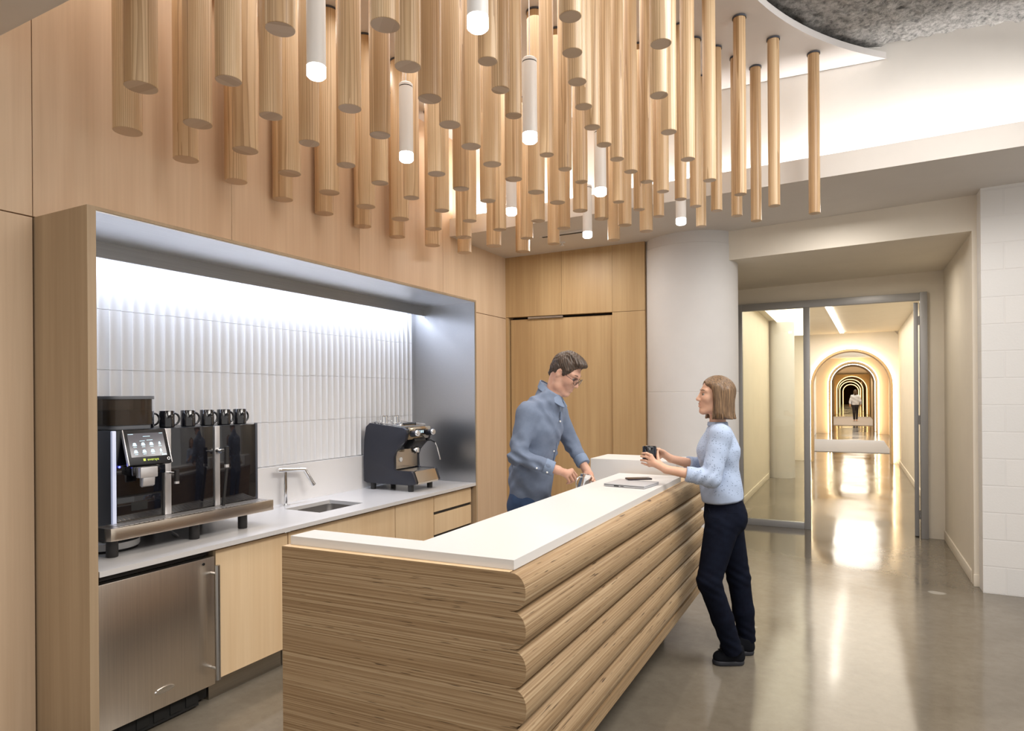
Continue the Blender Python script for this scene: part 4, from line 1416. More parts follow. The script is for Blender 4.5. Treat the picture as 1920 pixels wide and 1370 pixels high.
class SDF:
    def __init__(self):
        self.ops = []

    def cone(self, a, b, ra, rb, k=0.02, flat_a=False, flat_b=False, lat=None, sq=1.0):
        self.ops.append(('cone', np.array(a, float), np.array(b, float), ra, rb, k, flat_a, flat_b, lat, sq))
        return self

    def ell(self, c, r, k=0.02, B=None):
        self.ops.append(('ell', np.array(c, float), np.array(r, float), k, np.eye(3) if B is None else B))
        return self

    def sub(self, c, r, k=0.01, B=None):
        self.ops.append(('sub', np.array(c, float), np.array(r, float), k, np.eye(3) if B is None else B))
        return self

    def cut(self, p, n, lo=None, hi=None):
        """remove what lies on the +n side of the plane"""
        self.ops.append(('cut', np.array(p, float), np.array(n, float) / np.linalg.norm(n)))
        return self

    def mesh(self, res, ripple=None):
        lo, hi = np.full(3, 1e9), np.full(3, -1e9)
        for o in self.ops:
            if o[0] == 'cone':
                r = max(o[3], o[4]) * max(1, o[9])
                for p in (o[1], o[2]):
                    lo = np.minimum(lo, p - r)
                    hi = np.maximum(hi, p + r)
            elif o[0] == 'ell':
                r = o[2].max()
                lo = np.minimum(lo, o[1] - r)
                hi = np.maximum(hi, o[1] + r)
        lo -= res * 4
        hi += res * 4
        n = np.ceil((hi - lo) / res).astype(int) + 1
        ax = [lo[i] + np.arange(n[i]) * res for i in range(3)]
        D = np.full(n, 0.5, dtype=np.float32)

        def block(plo, phi):
            s = [slice(max(0, int((plo[i] - lo[i]) / res)), min(n[i], int((phi[i] - lo[i]) / res) + 2)) for i in range(3)]
            g = np.meshgrid(ax[0][s[0]], ax[1][s[1]], ax[2][s[2]], indexing='ij')
            return tuple(s), np.stack(g, -1)

        def ell_d(P, c, r, B):
            q = (P - c) @ B.T
            k0 = np.sqrt(((q / r) ** 2).sum(-1))
            k1 = np.sqrt(((q / (r * r)) ** 2).sum(-1)) + 1e-9
            return k0 * (k0 - 1) / k1
        for o in self.ops:
            if o[0] == 'cone':
                _, a, b, ra, rb, k, fa, fb, lat, sq = o
                R = max(ra, rb) * max(1, sq) + k + 2 * res + 0.02
                s, P = block(np.minimum(a, b) - R, np.maximum(a, b) + R)
                ba = b - a
                L2 = ba @ ba
                q = P - a
                h = q @ ba / L2
                hc = np.clip(h, 0, 1)
                v = q - hc[..., None] * ba
                if lat is not None:
                    l = lat / np.linalg.norm(lat)
                    v = v - (v @ l)[..., None] * l * (1 - 1 / sq)
                d = np.sqrt((v ** 2).sum(-1)) - (ra + (rb - ra) * hc)
                L = math.sqrt(L2)
                if fa:
                    d = np.maximum(d, -h * L)
                if fb:
                    d = np.maximum(d, (h - 1) * L)
            elif o[0] == 'ell':
                _, c, r, k, B = o
                R = r.max() + k + 2 * res + 0.02
                s, P = block(c - R, c + R)
                d = ell_d(P, c, r, B)
            elif o[0] == 'sub':
                _, c, r, k, B = o
                R = r.max() + k + 2 * res + 0.01
                s, P = block(c - R, c + R)
                d = -ell_d(P, c, r, B)
                A = D[s]
                hh = np.clip(0.5 - 0.5 * (A - d) / k, 0, 1)
                D[s] = A * (1 - hh) + d * hh + k * hh * (1 - hh)
                continue
            elif o[0] == 'cut':
                _, p, nn = o
                g = np.meshgrid(*ax, indexing='ij')
                d = (g[0] - p[0]) * nn[0] + (g[1] - p[1]) * nn[1] + (g[2] - p[2]) * nn[2]
                D = np.maximum(D, d.astype(np.float32))
                continue
            A = D[s]
            hh = np.clip(0.5 + 0.5 * (A - d) / k, 0, 1)
            D[s] = A * (1 - hh) + d * hh - k * hh * (1 - hh)
        if ripple is not None:
            g = np.meshgrid(*ax, indexing='ij')
            near = np.abs(D) < 0.03
            D[near] += ripple(g[0][near], g[1][near], g[2][near]).astype(np.float32)
        return nets(D, lo, res)


def nets(D, lo, res):
    ins = D < 0
    n = D.shape
    c = [ins[i:n[0] - 1 + i, j:n[1] - 1 + j, k:n[2] - 1 + k] for i in (0, 1) for j in (0, 1) for k in (0, 1)]
    cnt = sum(x.astype(np.int8) for x in c)
    act = (cnt > 0) & (cnt < 8)
    I = np.argwhere(act)
    idx = np.full(act.shape, -1, dtype=np.int64)
    idx[act] = np.arange(len(I))
    acc = np.zeros((len(I), 3))
    num = np.zeros(len(I))
    val = {}
    for i in (0, 1):
        for j in (0, 1):
            for k in (0, 1):
                val[i, j, k] = D[I[:, 0] + i, I[:, 1] + j, I[:, 2] + k].astype(float)
    for a in list(val):
        for x in range(3):
            if a[x] == 0:
                b = list(a)
                b[x] = 1
                b = tuple(b)
                va, vb = val[a], val[b]
                m = (va < 0) != (vb < 0)
                tt = np.where(m, va / np.where(m, va - vb, 1), 0)
                p = np.tile(np.array(a, float), (len(I), 1))
                p[:, x] += tt
                acc[m] += p[m]
                num[m] += 1
    vtx = lo + (I + acc / num[:, None]) * res
    faces = []
    for x in range(3):
        sl0 = [slice(None)] * 3
        sl1 = [slice(None)] * 3
        sl0[x] = slice(0, -1)
        sl1[x] = slice(1, None)
        A, B = ins[tuple(sl0)], ins[tuple(sl1)]
        y, z = (x + 1) % 3, (x + 2) % 3
        for sign in (0, 1):
            E = np.argwhere((A & ~B) if sign == 0 else (~A & B))
            E = E[(E[:, y] > 0) & (E[:, z] > 0)]
            ok = (E[:, y] < n[y] - 1) & (E[:, z] < n[z] - 1)
            E = E[ok]
            q = []
            for dy, dz in ((0, 0), (1, 0), (1, 1), (0, 1)):
                e = E.copy()
                e[:, y] -= dy
                e[:, z] -= dz
                q.append(idx[e[:, 0], e[:, 1], e[:, 2]])
            q = np.stack(q, 1)
            if sign == 1:
                q = q[:, ::-1]
            faces.append(q[(q >= 0).all(1)])
    F = np.concatenate(faces)
    # a light smoothing pass
    s = np.zeros_like(vtx)
    k = np.zeros(len(vtx))
    for a in range(4):
        for b in ((a + 1) % 4, (a + 3) % 4):
            np.add.at(s, F[:, a], vtx[F[:, b]])
            np.add.at(k, F[:, a], 1)
    vtx = vtx * 0.45 + 0.55 * s / np.maximum(k, 1)[:, None]
    return vtx, F


def sdf_obj(sd, res, name, m, parent, ripple=None):
    v, f = sd.mesh(res, ripple)
    me = bpy.data.meshes.new(name)
    me.vertices.add(len(v))
    me.vertices.foreach_set('co', v.ravel())
    me.loops.add(f.size)
    me.loops.foreach_set('vertex_index', f.ravel().astype(np.int32))
    me.polygons.add(len(f))
    me.polygons.foreach_set('loop_start', np.arange(0, f.size, 4, dtype=np.int32))
    me.polygons.foreach_set('loop_total', np.full(len(f), 4, dtype=np.int32))
    me.update(calc_edges=True)
    return link_mesh(name, me, m, parent, smooth=180)


class Frame:
    """local head axes: x forward, y to the person's left, z up"""

    def __init__(self, c, fwd, up, s):
        f = np.array(fwd, float)
        f /= np.linalg.norm(f)
        u = np.array(up, float)
        u -= f * (u @ f)
        u /= np.linalg.norm(u)
        l = np.cross(u, f)
        self.c, self.s = np.array(c, float), s
        self.B = np.stack([f, l, u])          # rows

    def p(self, x, y, z):
        return self.c + (np.array([x, y, z]) * self.s) @ self.B

    def r(self, *a):
        return np.array(a) * self.s

    def mb(self, mb):
        M = Matrix.Identity(4)
        for i in range(3):
            for j in range(3):
                M[i][j] = self.B[j][i] * self.s
            M[i][3] = self.c[i]
        mb.bm.transform(M)
        return mb


def head(sd, F, jaw=1.0, brow=1.0):
    s = F.s
    sd.ell(F.p(-0.012, 0, 0.035), F.r(0.098, 0.077, 0.090), 0.03 * s, F.B)
    sd.ell(F.p(0.030, 0, -0.030), F.r(0.066, 0.060 * jaw, 0.086), 0.03 * s, F.B)
    for q in (-1, 1):
        sd.cone(F.p(0.0, q * 0.054 * jaw, -0.05), F.p(0.018, q * 0.047 * jaw, -0.088), 0.019 * s, 0.018 * s, 0.03 * s)
        sd.cone(F.p(0.018, q * 0.047 * jaw, -0.088), F.p(0.072, q * 0.016, -0.108), 0.018 * s, 0.018 * s, 0.03 * s)
        sd.cone(F.p(0.080, q * 0.014, 0.030), F.p(0.066, q * 0.050, 0.030), 0.013 * s * brow, 0.010 * s, 0.018 * s)
        sd.ell(F.p(0.062, q * 0.038, -0.022), F.r(0.028, 0.026, 0.026), 0.025 * s, F.B)
    sd.ell(F.p(0.079, 0, -0.108), F.r(0.020, 0.022, 0.017), 0.02 * s, F.B)
    sd.ell(F.p(0.080, 0, -0.062), F.r(0.021, 0.032, 0.03), 0.02 * s, F.B)
    for q in (-1, 1):
        sd.sub(F.p(0.100, q * 0.032, 0.006), F.r(0.019, 0.018, 0.0095), 0.011 * s, F.B)
    sd.cone(F.p(0.090, 0, 0.018), F.p(0.113, 0, -0.024), 0.0085 * s, 0.0105 * s, 0.012 * s)
    sd.ell(F.p(0.112, 0, -0.029), F.r(0.0135, 0.0125, 0.0105), 0.008 * s, F.B)
    for q in (-1, 1):
        sd.ell(F.p(0.102, q * 0.013, -0.033), F.r(0.012, 0.0075, 0.0085), 0.006 * s, F.B)
        # ears
        sd.ell(F.p(-0.010, q * 0.077, -0.006), F.r(0.020, 0.0085, 0.032), 0.008 * s, F.B)
        sd.sub(F.p(-0.004, q * 0.088, -0.002), F.r(0.010, 0.009, 0.018), 0.006 * s, F.B)
    # lips
    for zz, rr in ((-0.059, 0.0068), (-0.073, 0.0078)):
        sd.cone(F.p(0.0935, -0.016, zz - 0.001), F.p(0.1005, 0, zz), 0.0052 * s, rr * s, 0.006 * s)
        sd.cone(F.p(0.0935, 0.016, zz - 0.001), F.p(0.1005, 0, zz), 0.0052 * s, rr * s, 0.006 * s)
    sd.sub(F.p(0.106, 0, -0.0662), F.r(0.010, 0.021, 0.0016), 0.003 * s, F.B)


def face_parts(F, root, hairm, look=-0.25, closed=0.0):
    for q in (-1, 1):
        m = MB().ball((0.0760, q * 0.0315, 0.0055), (0.0128, 0.0128, 0.0088), 16, 12)
        e = F.mb(m).build('eye', 'eye_white', root, smooth=180)
        m = MB().ball((0.0868, q * 0.0315, 0.006 + look * 0.010), (0.0042, 0.0062, 0.0066), 14, 10)
        F.mb(m).build('iris', 'eye_iris', e, smooth=180)
        m = MB().tube([(0.0925, q * 0.014, 0.034), (0.0905, q * 0.030, 0.0385), (0.079, q * 0.046, 0.0345)], 0.0035, 8, 0.002)
        F.mb(m).build('eyebrow', hairm, root, smooth=60)
        m = MB().tube([(0.0875, q * 0.020, 0.009), (0.0905, q * 0.031, 0.0125), (0.0825, q * 0.044, 0.0075)], 0.0026, 6)
        F.mb(m).build('eyelash', hairm, e, smooth=60)


def finger(sd, a, b, c, r0, r1, k=0.006):
    sd.cone(a, b, r0, (r0 + r1) / 2, k)
    sd.cone(b, c, (r0 + r1) / 2, r1, k * 0.6)


# ---------------------------------------------------------------- the man behind the bar
P = dict(
    pelvis=(-1.800, 3.654, 0.935), waist=(-1.785, 3.655, 1.10), chest=(-1.725, 3.655, 1.40), neck=(-1.662, 3.678, 1.620),
    headc=(-1.574, 3.712, 1.737),
    shN=(-1.728, 3.482, 1.490), shF=(-1.695, 3.854, 1.486), elN=(-1.752, 3.400, 1.245), elF=(-1.630, 3.930, 1.285),
    cuN=(-1.560, 3.482, 1.168), wrN=(-1.535, 3.488, 1.161), cuF=(-1.524, 3.880, 1.160), wrF=(-1.503, 3.866, 1.128),
    hipN=(-1.800, 3.560, 0.90), hipF=(-1.800, 3.752, 0.90),
    pN=(-1.505, 3.530, 1.140), i0=(-1.488, 3.596, 1.151), i1=(-1.480, 3.645, 1.115), i2=(-1.500, 3.664, 1.086),
    m0=(-1.484, 3.572, 1.143), m1=(-1.474, 3.616, 1.098), m2=(-1.500, 3.636, 1.076), r0=(-1.486, 3.548, 1.132), r1=(-1.479, 3.586, 1.090),
    r2=(-1.504, 3.606, 1.072), q0=(-1.496, 3.530, 1.120), q1=(-1.490, 3.558, 1.085), q2=(-1.510, 3.575, 1.072),
    t0=(-1.528, 3.590, 1.144), t1=(-1.520, 3.650, 1.120), t2=(-1.504, 3.680, 1.106),
    pF=(-1.475, 3.852, 1.096), fi0=(-1.458, 3.830, 1.090), fi1=(-1.430, 3.800, 1.078), fi2=(-1.424, 3.768, 1.070),
    fm0=(-1.456, 3.850, 1.075), fm1=(-1.428, 3.820, 1.058), fm2=(-1.421, 3.786, 1.050), fr0=(-1.455, 3.868, 1.062), fr1=(-1.430, 3.838, 1.038),
    fr2=(-1.424, 3.803, 1.032), fq0=(-1.457, 3.884, 1.053), fq1=(-1.436, 3.858, 1.022), fq2=(-1.431, 3.826, 1.016),
    ft0=(-1.492, 3.836, 1.100), ft1=(-1.508, 3.812, 1.082), ft2=(-1.505, 3.792, 1.064))
P = {k: V3(*v) for k, v in P.items()}
root = thing('person', (-1.80, 3.655, 0.0), 'man in glasses and blue shirt behind the bar, looking down at a jug', 'person')
fw = V3(0.985, 0.06, 0)
lat = V3(-0.06, 0.985, 0)
HF = Frame(P['headc'], (0.80, -0.03, -0.56), (0.56, -0.02, 0.80), 0.95)
sd = SDF()
# trunk, neck, head
sd.cone(P['pelvis'], P['waist'], 0.098, 0.092, 0.05, lat=lat, sq=1.42)
sd.cone(P['waist'], P['chest'], 0.092, 0.108, 0.05, lat=lat, sq=1.42)
sd.cone(P['chest'], P['neck'] - V3(0, 0, 0.11), 0.100, 0.058, 0.05, lat=lat, sq=1.45)
sd.cone(P['neck'] - V3(0.012, 0, 0.12), HF.p(-0.030, 0, -0.05), 0.056, 0.053, 0.03)
sd.cone(P['shN'], P['shF'], 0.05, 0.05, 0.05)
for a, b, c in (('shN', 'elN', 'wrN'), ('shF', 'elF', 'wrF')):
    sd.cone(P[a], P[b], 0.042, 0.032, 0.02)
    sd.cone(P[b], P[c], 0.032, 0.0265, 0.015)
for h, sy in (('hipN', -0.10), ('hipF', 0.10)):
    kn = V3(-1.785, 3.655 + sy, 0.50)
    an = V3(-1.80, 3.655 + sy, 0.085)
    sd.cone(P[h], kn, 0.080, 0.052, 0.03)
    sd.cone(kn, an, 0.050, 0.035, 0.02)
    sd.cone(an - V3(0.03, 0, 0.045), an + V3(0.13, 0, -0.055), 0.032, 0.026, 0.02)
head(sd, HF, 1.05, 1.15)
# near hand: back of hand up, fingers folding down towards the jug handle
sd.cone(P['wrN'], P['pN'], 0.0265, 0.026, 0.012, lat=V3(0, 0, 1), sq=0.85)
for a in 'imrq':
    sd.cone(P['pN'] + (P[a + '0'] - P['pN']) * 0.1, P[a + '0'], 0.017, 0.0125, 0.010)
    finger(sd, P[a + '0'], P[a + '1'], P[a + '2'], 0.0105 if a != 'q' else 0.009, 0.0078 if a != 'q' else 0.007, 0.004)
sd.cone(P['wrN'], P['t0'], 0.020, 0.0145, 0.012)
finger(sd, P['t0'], P['t1'], P['t2'], 0.0125, 0.009)
# far hand: wrapped around the far side of the jug
sd.cone(P['wrF'], P['pF'], 0.026, 0.026, 0.012)
for a in ('fi', 'fm', 'fr', 'fq'):
    sd.cone(P['pF'], P[a + '0'], 0.018, 0.0125, 0.010)
    finger(sd, P[a + '0'], P[a + '1'], P[a + '2'], 0.0105 if a != 'fq' else 0.009, 0.0078, 0.004)
sd.cone(P['pF'], P['ft0'], 0.018, 0.0145, 0.012)
finger(sd, P['ft0'], P['ft1'], P['ft2'], 0.0125, 0.009)
sdf_obj(sd, 0.0042, 'body', 'skin_man', root)
face_parts(HF, root, 'hair_brown', look=-0.5)
# hair: short at the sides, a little longer on top
sd = SDF()
sd.ell(HF.p(-0.016, 0, 0.042), HF.r(0.106, 0.0855, 0.0965), 0.01, HF.B)
sd.ell(HF.p(0.052, 0.0, 0.108), HF.r(0.052, 0.056, 0.030), 0.02, HF.B)
sd.ell(HF.p(0.0, 0.0, 0.125), HF.r(0.065, 0.055, 0.022), 0.02, HF.B)
sd.cone(HF.p(-0.075, 0, -0.015), HF.p(-0.080, 0, -0.050), 0.040 * 0.95, 0.026 * 0.95, 0.02, lat=HF.B[1], sq=1.35)
for q in (-1, 1):
    sd.cone(HF.p(0.030, q * 0.070, 0.04), HF.p(0.020, q * 0.0715, 0.002), 0.012, 0.006, 0.012)
sd.sub(HF.p(0.132, 0, 0.014), HF.r(0.092, 0.12, 0.092), 0.010, HF.B)
sd.sub(HF.p(0.052, 0, -0.135), HF.r(0.13, 0.16, 0.120), 0.012, HF.B)
for q in (-1, 1):
    sd.sub(HF.p(-0.010, q * 0.094, -0.010), HF.r(0.026, 0.022, 0.042), 0.006, HF.B)


def rip_h(x, y, z):
    q = (np.stack([x, y, z], -1) - HF.c) @ HF.B.T
    f_, l_, u_ = q[:, 0], q[:, 1], q[:, 2]
    return 0.0016 * np.sin(l_ * 430 + 4 * np.sin(u_ * 55 + f_ * 30)) + 0.0014 * np.sin((f_ * 0.8 + u_ * 1.1) * 360 + 3 * np.sin(l_ * 60))


sdf_obj(sd, 0.0034, 'hair', 'hair_brown', root, rip_h)
# glasses
m = MB()
for q in (-1, 1):
    ring = [(0.112 - 0.010 * abs(math.cos(a)) * (1 if math.cos(a) * q > 0 else 0.2), q * 0.033 + 0.0245 * math.cos(a), 0.002 + 0.0205 * math.sin(a)) for a in [2 * math.pi * k / 28 for k in range(29)]]
    m.tube(ring, 0.0016, 8)
    m.tube([(0.101, q * 0.058, 0.006), (0.05, q * 0.078, 0.010), (-0.012, q * 0.080, 0.012), (-0.028, q * 0.080, -0.006)], 0.0016, 8)
m.tube([(0.112, -0.0095, 0.006), (0.116, 0, 0.009), (0.112, 0.0095, 0.006)], 0.0015, 8)
gl = HF.mb(m).build('glasses', 'phone_case', root, smooth=60)
m = MB()
for q in (-1, 1):
    m.lathe([(0, 0), (0.024, 0), (0.024, 0.0008), (0, 0.0008)], (0.110, q * 0.033, 0.002), 24, axis=(1, q * 0.12, 0))
HF.mb(m).build('lenses', 'lens_glass', gl)
# shirt
sd = SDF()
hemN, hemF = V3(-1.80, 3.655, 0.90), V3(-1.80, 3.655, 0.90)
sd.cone(V3(-1.803, 3.655, 0.905), P['waist'], 0.126, 0.117, 0.05, flat_a=True, lat=lat, sq=1.45)
sd.cone(P['waist'], P['chest'], 0.117, 0.126, 0.05, lat=lat, sq=1.42)
sd.cone(P['chest'], P['neck'] - V3(0.010, 0, 0.075), 0.120, 0.074, 0.05, lat=lat, sq=1.5)
sd.cone(P['neck'] - V3(0.012, 0, 0.09), P['neck'] + V3(-0.004, 0, 0.05), 0.072, 0.067, 0.03)
sd.cone(P['shN'] - V3(0, 0, 0.002), P['shF'] - V3(0, 0, 0.002), 0.060, 0.060, 0.06)
sd.cone(P['shN'] + V3(0.005, 0.03, 0.02), P['neck'] + V3(-0.01, -0.03, -0.035), 0.055, 0.046, 0.05)
sd.cone(P['shF'] + V3(0.005, -0.03, 0.02), P['neck'] + V3(-0.01, 0.03, -0.035), 0.055, 0.05, 0.05)
for a, b, c in (('shN', 'elN', 'cuN'), ('shF', 'elF', 'cuF')):
    sd.cone(P[a], P[b], 0.064, 0.054, 0.025)
    sd.cone(P[b], P[c], 0.054, 0.0385, 0.015, flat_b=True)
sd.cut(P['neck'] + V3(0.0, 0, 0.022), (0.72, 0, 1.0))


def rip_s(x, y, z):
    w = 0.0058 * np.sin(34 * z + 48 * x + 9 * y + 2.4 * np.sin(21 * y + 9 * z)) + 0.0036 * np.sin(64 * z - 52 * x + 36 * y)
    e = np.exp(-((z - 1.235) / 0.075) ** 2) * (x < -1.60)
    w = w + 0.0045 * e * np.sin(120 * z + 60 * x)
    return w * (0.5 + 0.5 * np.sin(11 * z + 7 * x + 13 * y))


shirt = sdf_obj(sd, 0.006, 'shirt', 'shirt_blue', root, rip_s)
# cuffs
for wr, el in (('cuN', 'elN'), ('cuF', 'elF')):
    sd = SDF()
    d = (P[wr] - P[el]) / np.linalg.norm(P[wr] - P[el])
    sd.cone(P[wr] - d * 0.055, P[wr] + d * 0.004, 0.0465, 0.0435, 0.004, flat_a=True, flat_b=True)
    sdf_obj(sd, 0.004, 'cuff', 'shirt_collar', shirt)
# collar as two folded wings
m = MB()
nk = P['neck']
for q in (-1, 1):
    b = bmesh.new()
    rows = []
    for k in range(9):
        a = math.pi * k / 8
        ca, sa = math.cos(a), math.sin(a)
        fx_ = -ca                      # -1 back ... +1 front
        top = nk + fw * (0.066 * fx_ + 0.000) + lat * (q * 0.066 * sa) + V3(0, 0, 0.078 - 0.098 * (fx_ + 1) / 2)
        spread = 0.016 + 0.020 * max(fx_, 0)
        bot = top + fw * (fx_ * spread) + lat * (q * sa * 0.018 + q * max(fx_, 0) * 0.022) - V3(0, 0, 0.040 + 0.034 * max(fx_, 0))
        rows.append((b.verts.new(top), b.verts.new(bot)))
    for A, B in zip(rows[:-1], rows[1:]):
        b.faces.new((A[0], B[0], B[1], A[1]))
    bmesh.ops.recalc_face_normals(b, faces=list(b.faces))
    bmesh.ops.solidify(b, geom=list(b.faces), thickness=0.005)
    m.add(b)
m.build('collar', 'shirt_collar', shirt, smooth=60)
bt = []
for k in range(6):
    z = 1.44 - k * 0.092
    base = P['chest'] + (P['waist'] - P['chest']) * ((1.40 - z) / 0.30)
    bt.append(V3(base[0], base[1], z) + fw * (0.133 - 0.0035 * k) + lat * -0.014)
d = (P['cuN'] - P['elN']) / np.linalg.norm(P['cuN'] - P['elN'])
bt.append(P['cuN'] - d * 0.02 + V3(0.0, -0.040, -0.024))
bt.append(P['cuN'] - d * 0.085 + V3(0.0, -0.040, -0.022))
for p in bt:
    MB().ball(p, 0.0062, 10, 8).build('button', 'button_white', shirt, smooth=180)
m = MB()
pl = []
for k in range(14):
    z = 1.50 - k * 0.044
    base = P['chest'] + (P['waist'] - P['chest']) * ((1.40 - z) / 0.30) if z < 1.4 else P['chest'] + (P['neck'] - P['chest']) * ((z - 1.4) / 0.175)
    rr = 0.131 - max(0, 1.4 - z) * 0.012 if z < 1.4 else 0.131 - (z - 1.4) * 0.33
    pl.append(V3(base[0], base[1], z) + fw * rr + lat * 0.008)
m.tube(pl, 0.0055, 8)
m.build('placket', 'shirt_blue', shirt, smooth=60)
sd = SDF()
for sy in (-0.10, 0.10):
    sd.cone(V3(-1.80, 3.655 + sy * 0.9, 0.93), V3(-1.785, 3.655 + sy, 0.50), 0.098, 0.070, 0.03)
    sd.cone(V3(-1.785, 3.655 + sy, 0.50), V3(-1.80, 3.655 + sy, 0.05), 0.070, 0.058, 0.02, flat_b=True)
sd.cone(V3(-1.80, 3.655, 0.90), V3(-1.797, 3.655, 1.0), 0.118, 0.108, 0.04, flat_b=True, lat=lat, sq=1.42)
sdf_obj(sd, 0.007, 'jeans', 'jeans_blue', root, lambda x, y, z: 0.002 * np.sin(60 * z + 30 * x))
for sy in (-0.10, 0.10):
    sd = SDF()
    sd.cone(V3(-1.845, 3.655 + sy, 0.05), V3(-1.66, 3.655 + sy, 0.036), 0.047, 0.038, 0.02)
    sd.cut((0, 0, 0.0), (0, 0, -1))
    sdf_obj(sd, 0.006, 'shoe', 'canvas_black', root)

# the jug he holds
jb, jt_ = V3(-1.482, 3.757, 0.985), V3(-1.466, 3.768, 1.108)
JA = (jt_ - jb) / np.linalg.norm(jt_ - jb)
t = thing('milk_jug', jb, 'stainless steel milk jug held by the man above the inner counter', 'jug')
m = MB().lathe([(0, 0), (0.040, 0), (0.043, 0.008), (0.042, 0.05), (0.033, 0.098), (0.035, 0.124), (0.033, 0.124), (0.031, 0.098), (0.040, 0.05), (0.040, 0.006), (0, 0.004)], tuple(jb), 32, axis=tuple(JA))
m.build('cup', 'chrome', t, smooth=50)
hd = (V3(-1.500, 3.655, 1.05) - V3(-1.475, 3.763, 1.05))
hd /= np.linalg.norm(hd)
m = MB().tube([jb + JA * 0.112 + hd * 0.034, jb + JA * 0.112 + hd * 0.080, jb + JA * 0.092 + hd * 0.096, jb + JA * 0.045 + hd * 0.080, jb + JA * 0.03 + hd * 0.042], 0.0042, 10)
m.build('handle', 'chrome', t, smooth=60)

# ---------------------------------------------------------------- the woman leaning on the bar
Q = dict(
    pelvis=(-0.690, 4.040, 0.880), waist=(-0.702, 4.036, 1.02), chest=(-0.712, 4.036, 1.270), neck=(-0.718, 4.033, 1.430), head=(-0.732, 4.020, 1.592),
    shN=(-0.676, 3.880, 1.362), shF=(-0.742, 4.196, 1.358), elN=(-0.716, 3.805, 1.120), elF=(-0.838, 4.190, 1.140),
    wrN=(-0.956, 3.734, 1.166), wrF=(-0.993, 3.990, 1.204), cuN=(-0.845, 3.762, 1.142), cuF=(-0.911, 4.095, 1.170),
    hipN=(-0.682, 3.945, 0.845), hipF=(-0.690, 4.135, 0.845), knN=(-0.740, 3.850, 0.515), knF=(-0.626, 4.180, 0.470),
    anN=(-0.630, 3.985, 0.10), anF=(-0.580, 4.205, 0.095),
    pN=(-1.024, 3.740, 1.198), i0=(-1.043, 3.733, 1.243), i1=(-1.075, 3.752, 1.254), i2=(-1.108, 3.775, 1.250),
    m0=(-1.046, 3.728, 1.224), m1=(-1.077, 3.747, 1.234), m2=(-1.116, 3.774, 1.233), r0=(-1.054, 3.729, 1.205), r1=(-1.084, 3.750, 1.211),
    r2=(-1.119, 3.784, 1.209), q0=(-1.056, 3.738, 1.185), q1=(-1.086, 3.757, 1.188), q2=(-1.115, 3.786, 1.191),
    t0=(-1.010, 3.775, 1.205), t1=(-1.026, 3.812, 1.232), t2=(-1.034, 3.838, 1.258),
    pF=(-1.029, 3.944, 1.238), fi0=(-1.045, 3.918, 1.264), fi1=(-1.072, 3.886, 1.271), fi2=(-1.096, 3.868, 1.268),
    fm0=(-1.050, 3.922, 1.245), fm1=(-1.079, 3.888, 1.250), fm2=(-1.105, 3.865, 1.251), fr0=(-1.050, 3.922, 1.229), fr1=(-1.077, 3.889, 1.231),
    fr2=(-1.103, 3.866, 1.232), fq0=(-1.046, 3.918, 1.213), fq1=(-1.068, 3.888, 1.213), fq2=(-1.090, 3.869, 1.216),
    ft0=(-1.022, 3.905, 1.254), ft1=(-1.028, 3.873, 1.266), ft2=(-1.032, 3.843, 1.270))
Q = {k: V3(*v) for k, v in Q.items()}
root = thing('person', (-0.62, 4.10, 0.0), 'smiling woman in pale blue knit sweater and dark jeans leaning on the bar', 'person')
fw = V3(-0.93, -0.36, 0)
fw /= np.linalg.norm(fw)
lat = V3(fw[1], -fw[0], 0) * -1
HW = Frame(Q['head'], (-0.905, -0.42, 0.03), (0.03, 0, 1), 0.885)
sd = SDF()
sd.cone(Q['pelvis'], Q['waist'], 0.094, 0.078, 0.05, lat=lat, sq=1.42)
sd.cone(Q['waist'], Q['chest'], 0.078, 0.085, 0.05, lat=lat, sq=1.42)
sd.cone(Q['chest'], Q['neck'] - V3(0, 0, 0.06), 0.082, 0.045, 0.05, lat=lat, sq=1.5)
sd.cone(Q['neck'] - V3(0, 0, 0.07), HW.p(-0.022, 0, -0.05), 0.050, 0.045, 0.03)
sd.cone(Q['shN'], Q['shF'], 0.042, 0.042, 0.04)
for a, b, c in (('shN', 'elN', 'wrN'), ('shF', 'elF', 'wrF')):
    sd.cone(Q[a], Q[b], 0.040, 0.036, 0.02)
    sd.cone(Q[b], Q[c], 0.0375, 0.0235, 0.015)
for h, kn, an in (('hipN', 'knN', 'anN'), ('hipF', 'knF', 'anF')):
    sd.cone(Q[h], Q[kn], 0.080, 0.050, 0.03)
    sd.cone(Q[kn], Q[an], 0.050, 0.034, 0.02)
head(sd, HW, 0.93, 0.8)
for k_, m_ in (('pN', 'imrq'), ):
    sd.cone(Q['wrN'], Q['pN'], 0.0225, 0.023, 0.012)
    for a in 'imrq':
        sd.cone(Q['pN'], Q[a + '0'], 0.0165, 0.0112, 0.009)
        finger(sd, Q[a + '0'], Q[a + '1'], Q[a + '2'], 0.0094 if a != 'q' else 0.008, 0.007 if a != 'q' else 0.0062, 0.004)
    sd.cone(Q['wrN'], Q['t0'], 0.018, 0.013, 0.012)
    finger(sd, Q['t0'], Q['t1'], Q['t2'], 0.011, 0.008)
sd.cone(Q['wrF'], Q['pF'], 0.0225, 0.023, 0.012)
for a in ('fi', 'fm', 'fr', 'fq'):
    sd.cone(Q['pF'], Q[a + '0'], 0.0165, 0.0112, 0.009)
    finger(sd, Q[a + '0'], Q[a + '1'], Q[a + '2'], 0.0094 if a != 'fq' else 0.008, 0.007, 0.004)
sd.cone(Q['pF'], Q['ft0'], 0.017, 0.013, 0.012)
finger(sd, Q['ft0'], Q['ft1'], Q['ft2'], 0.011, 0.008)
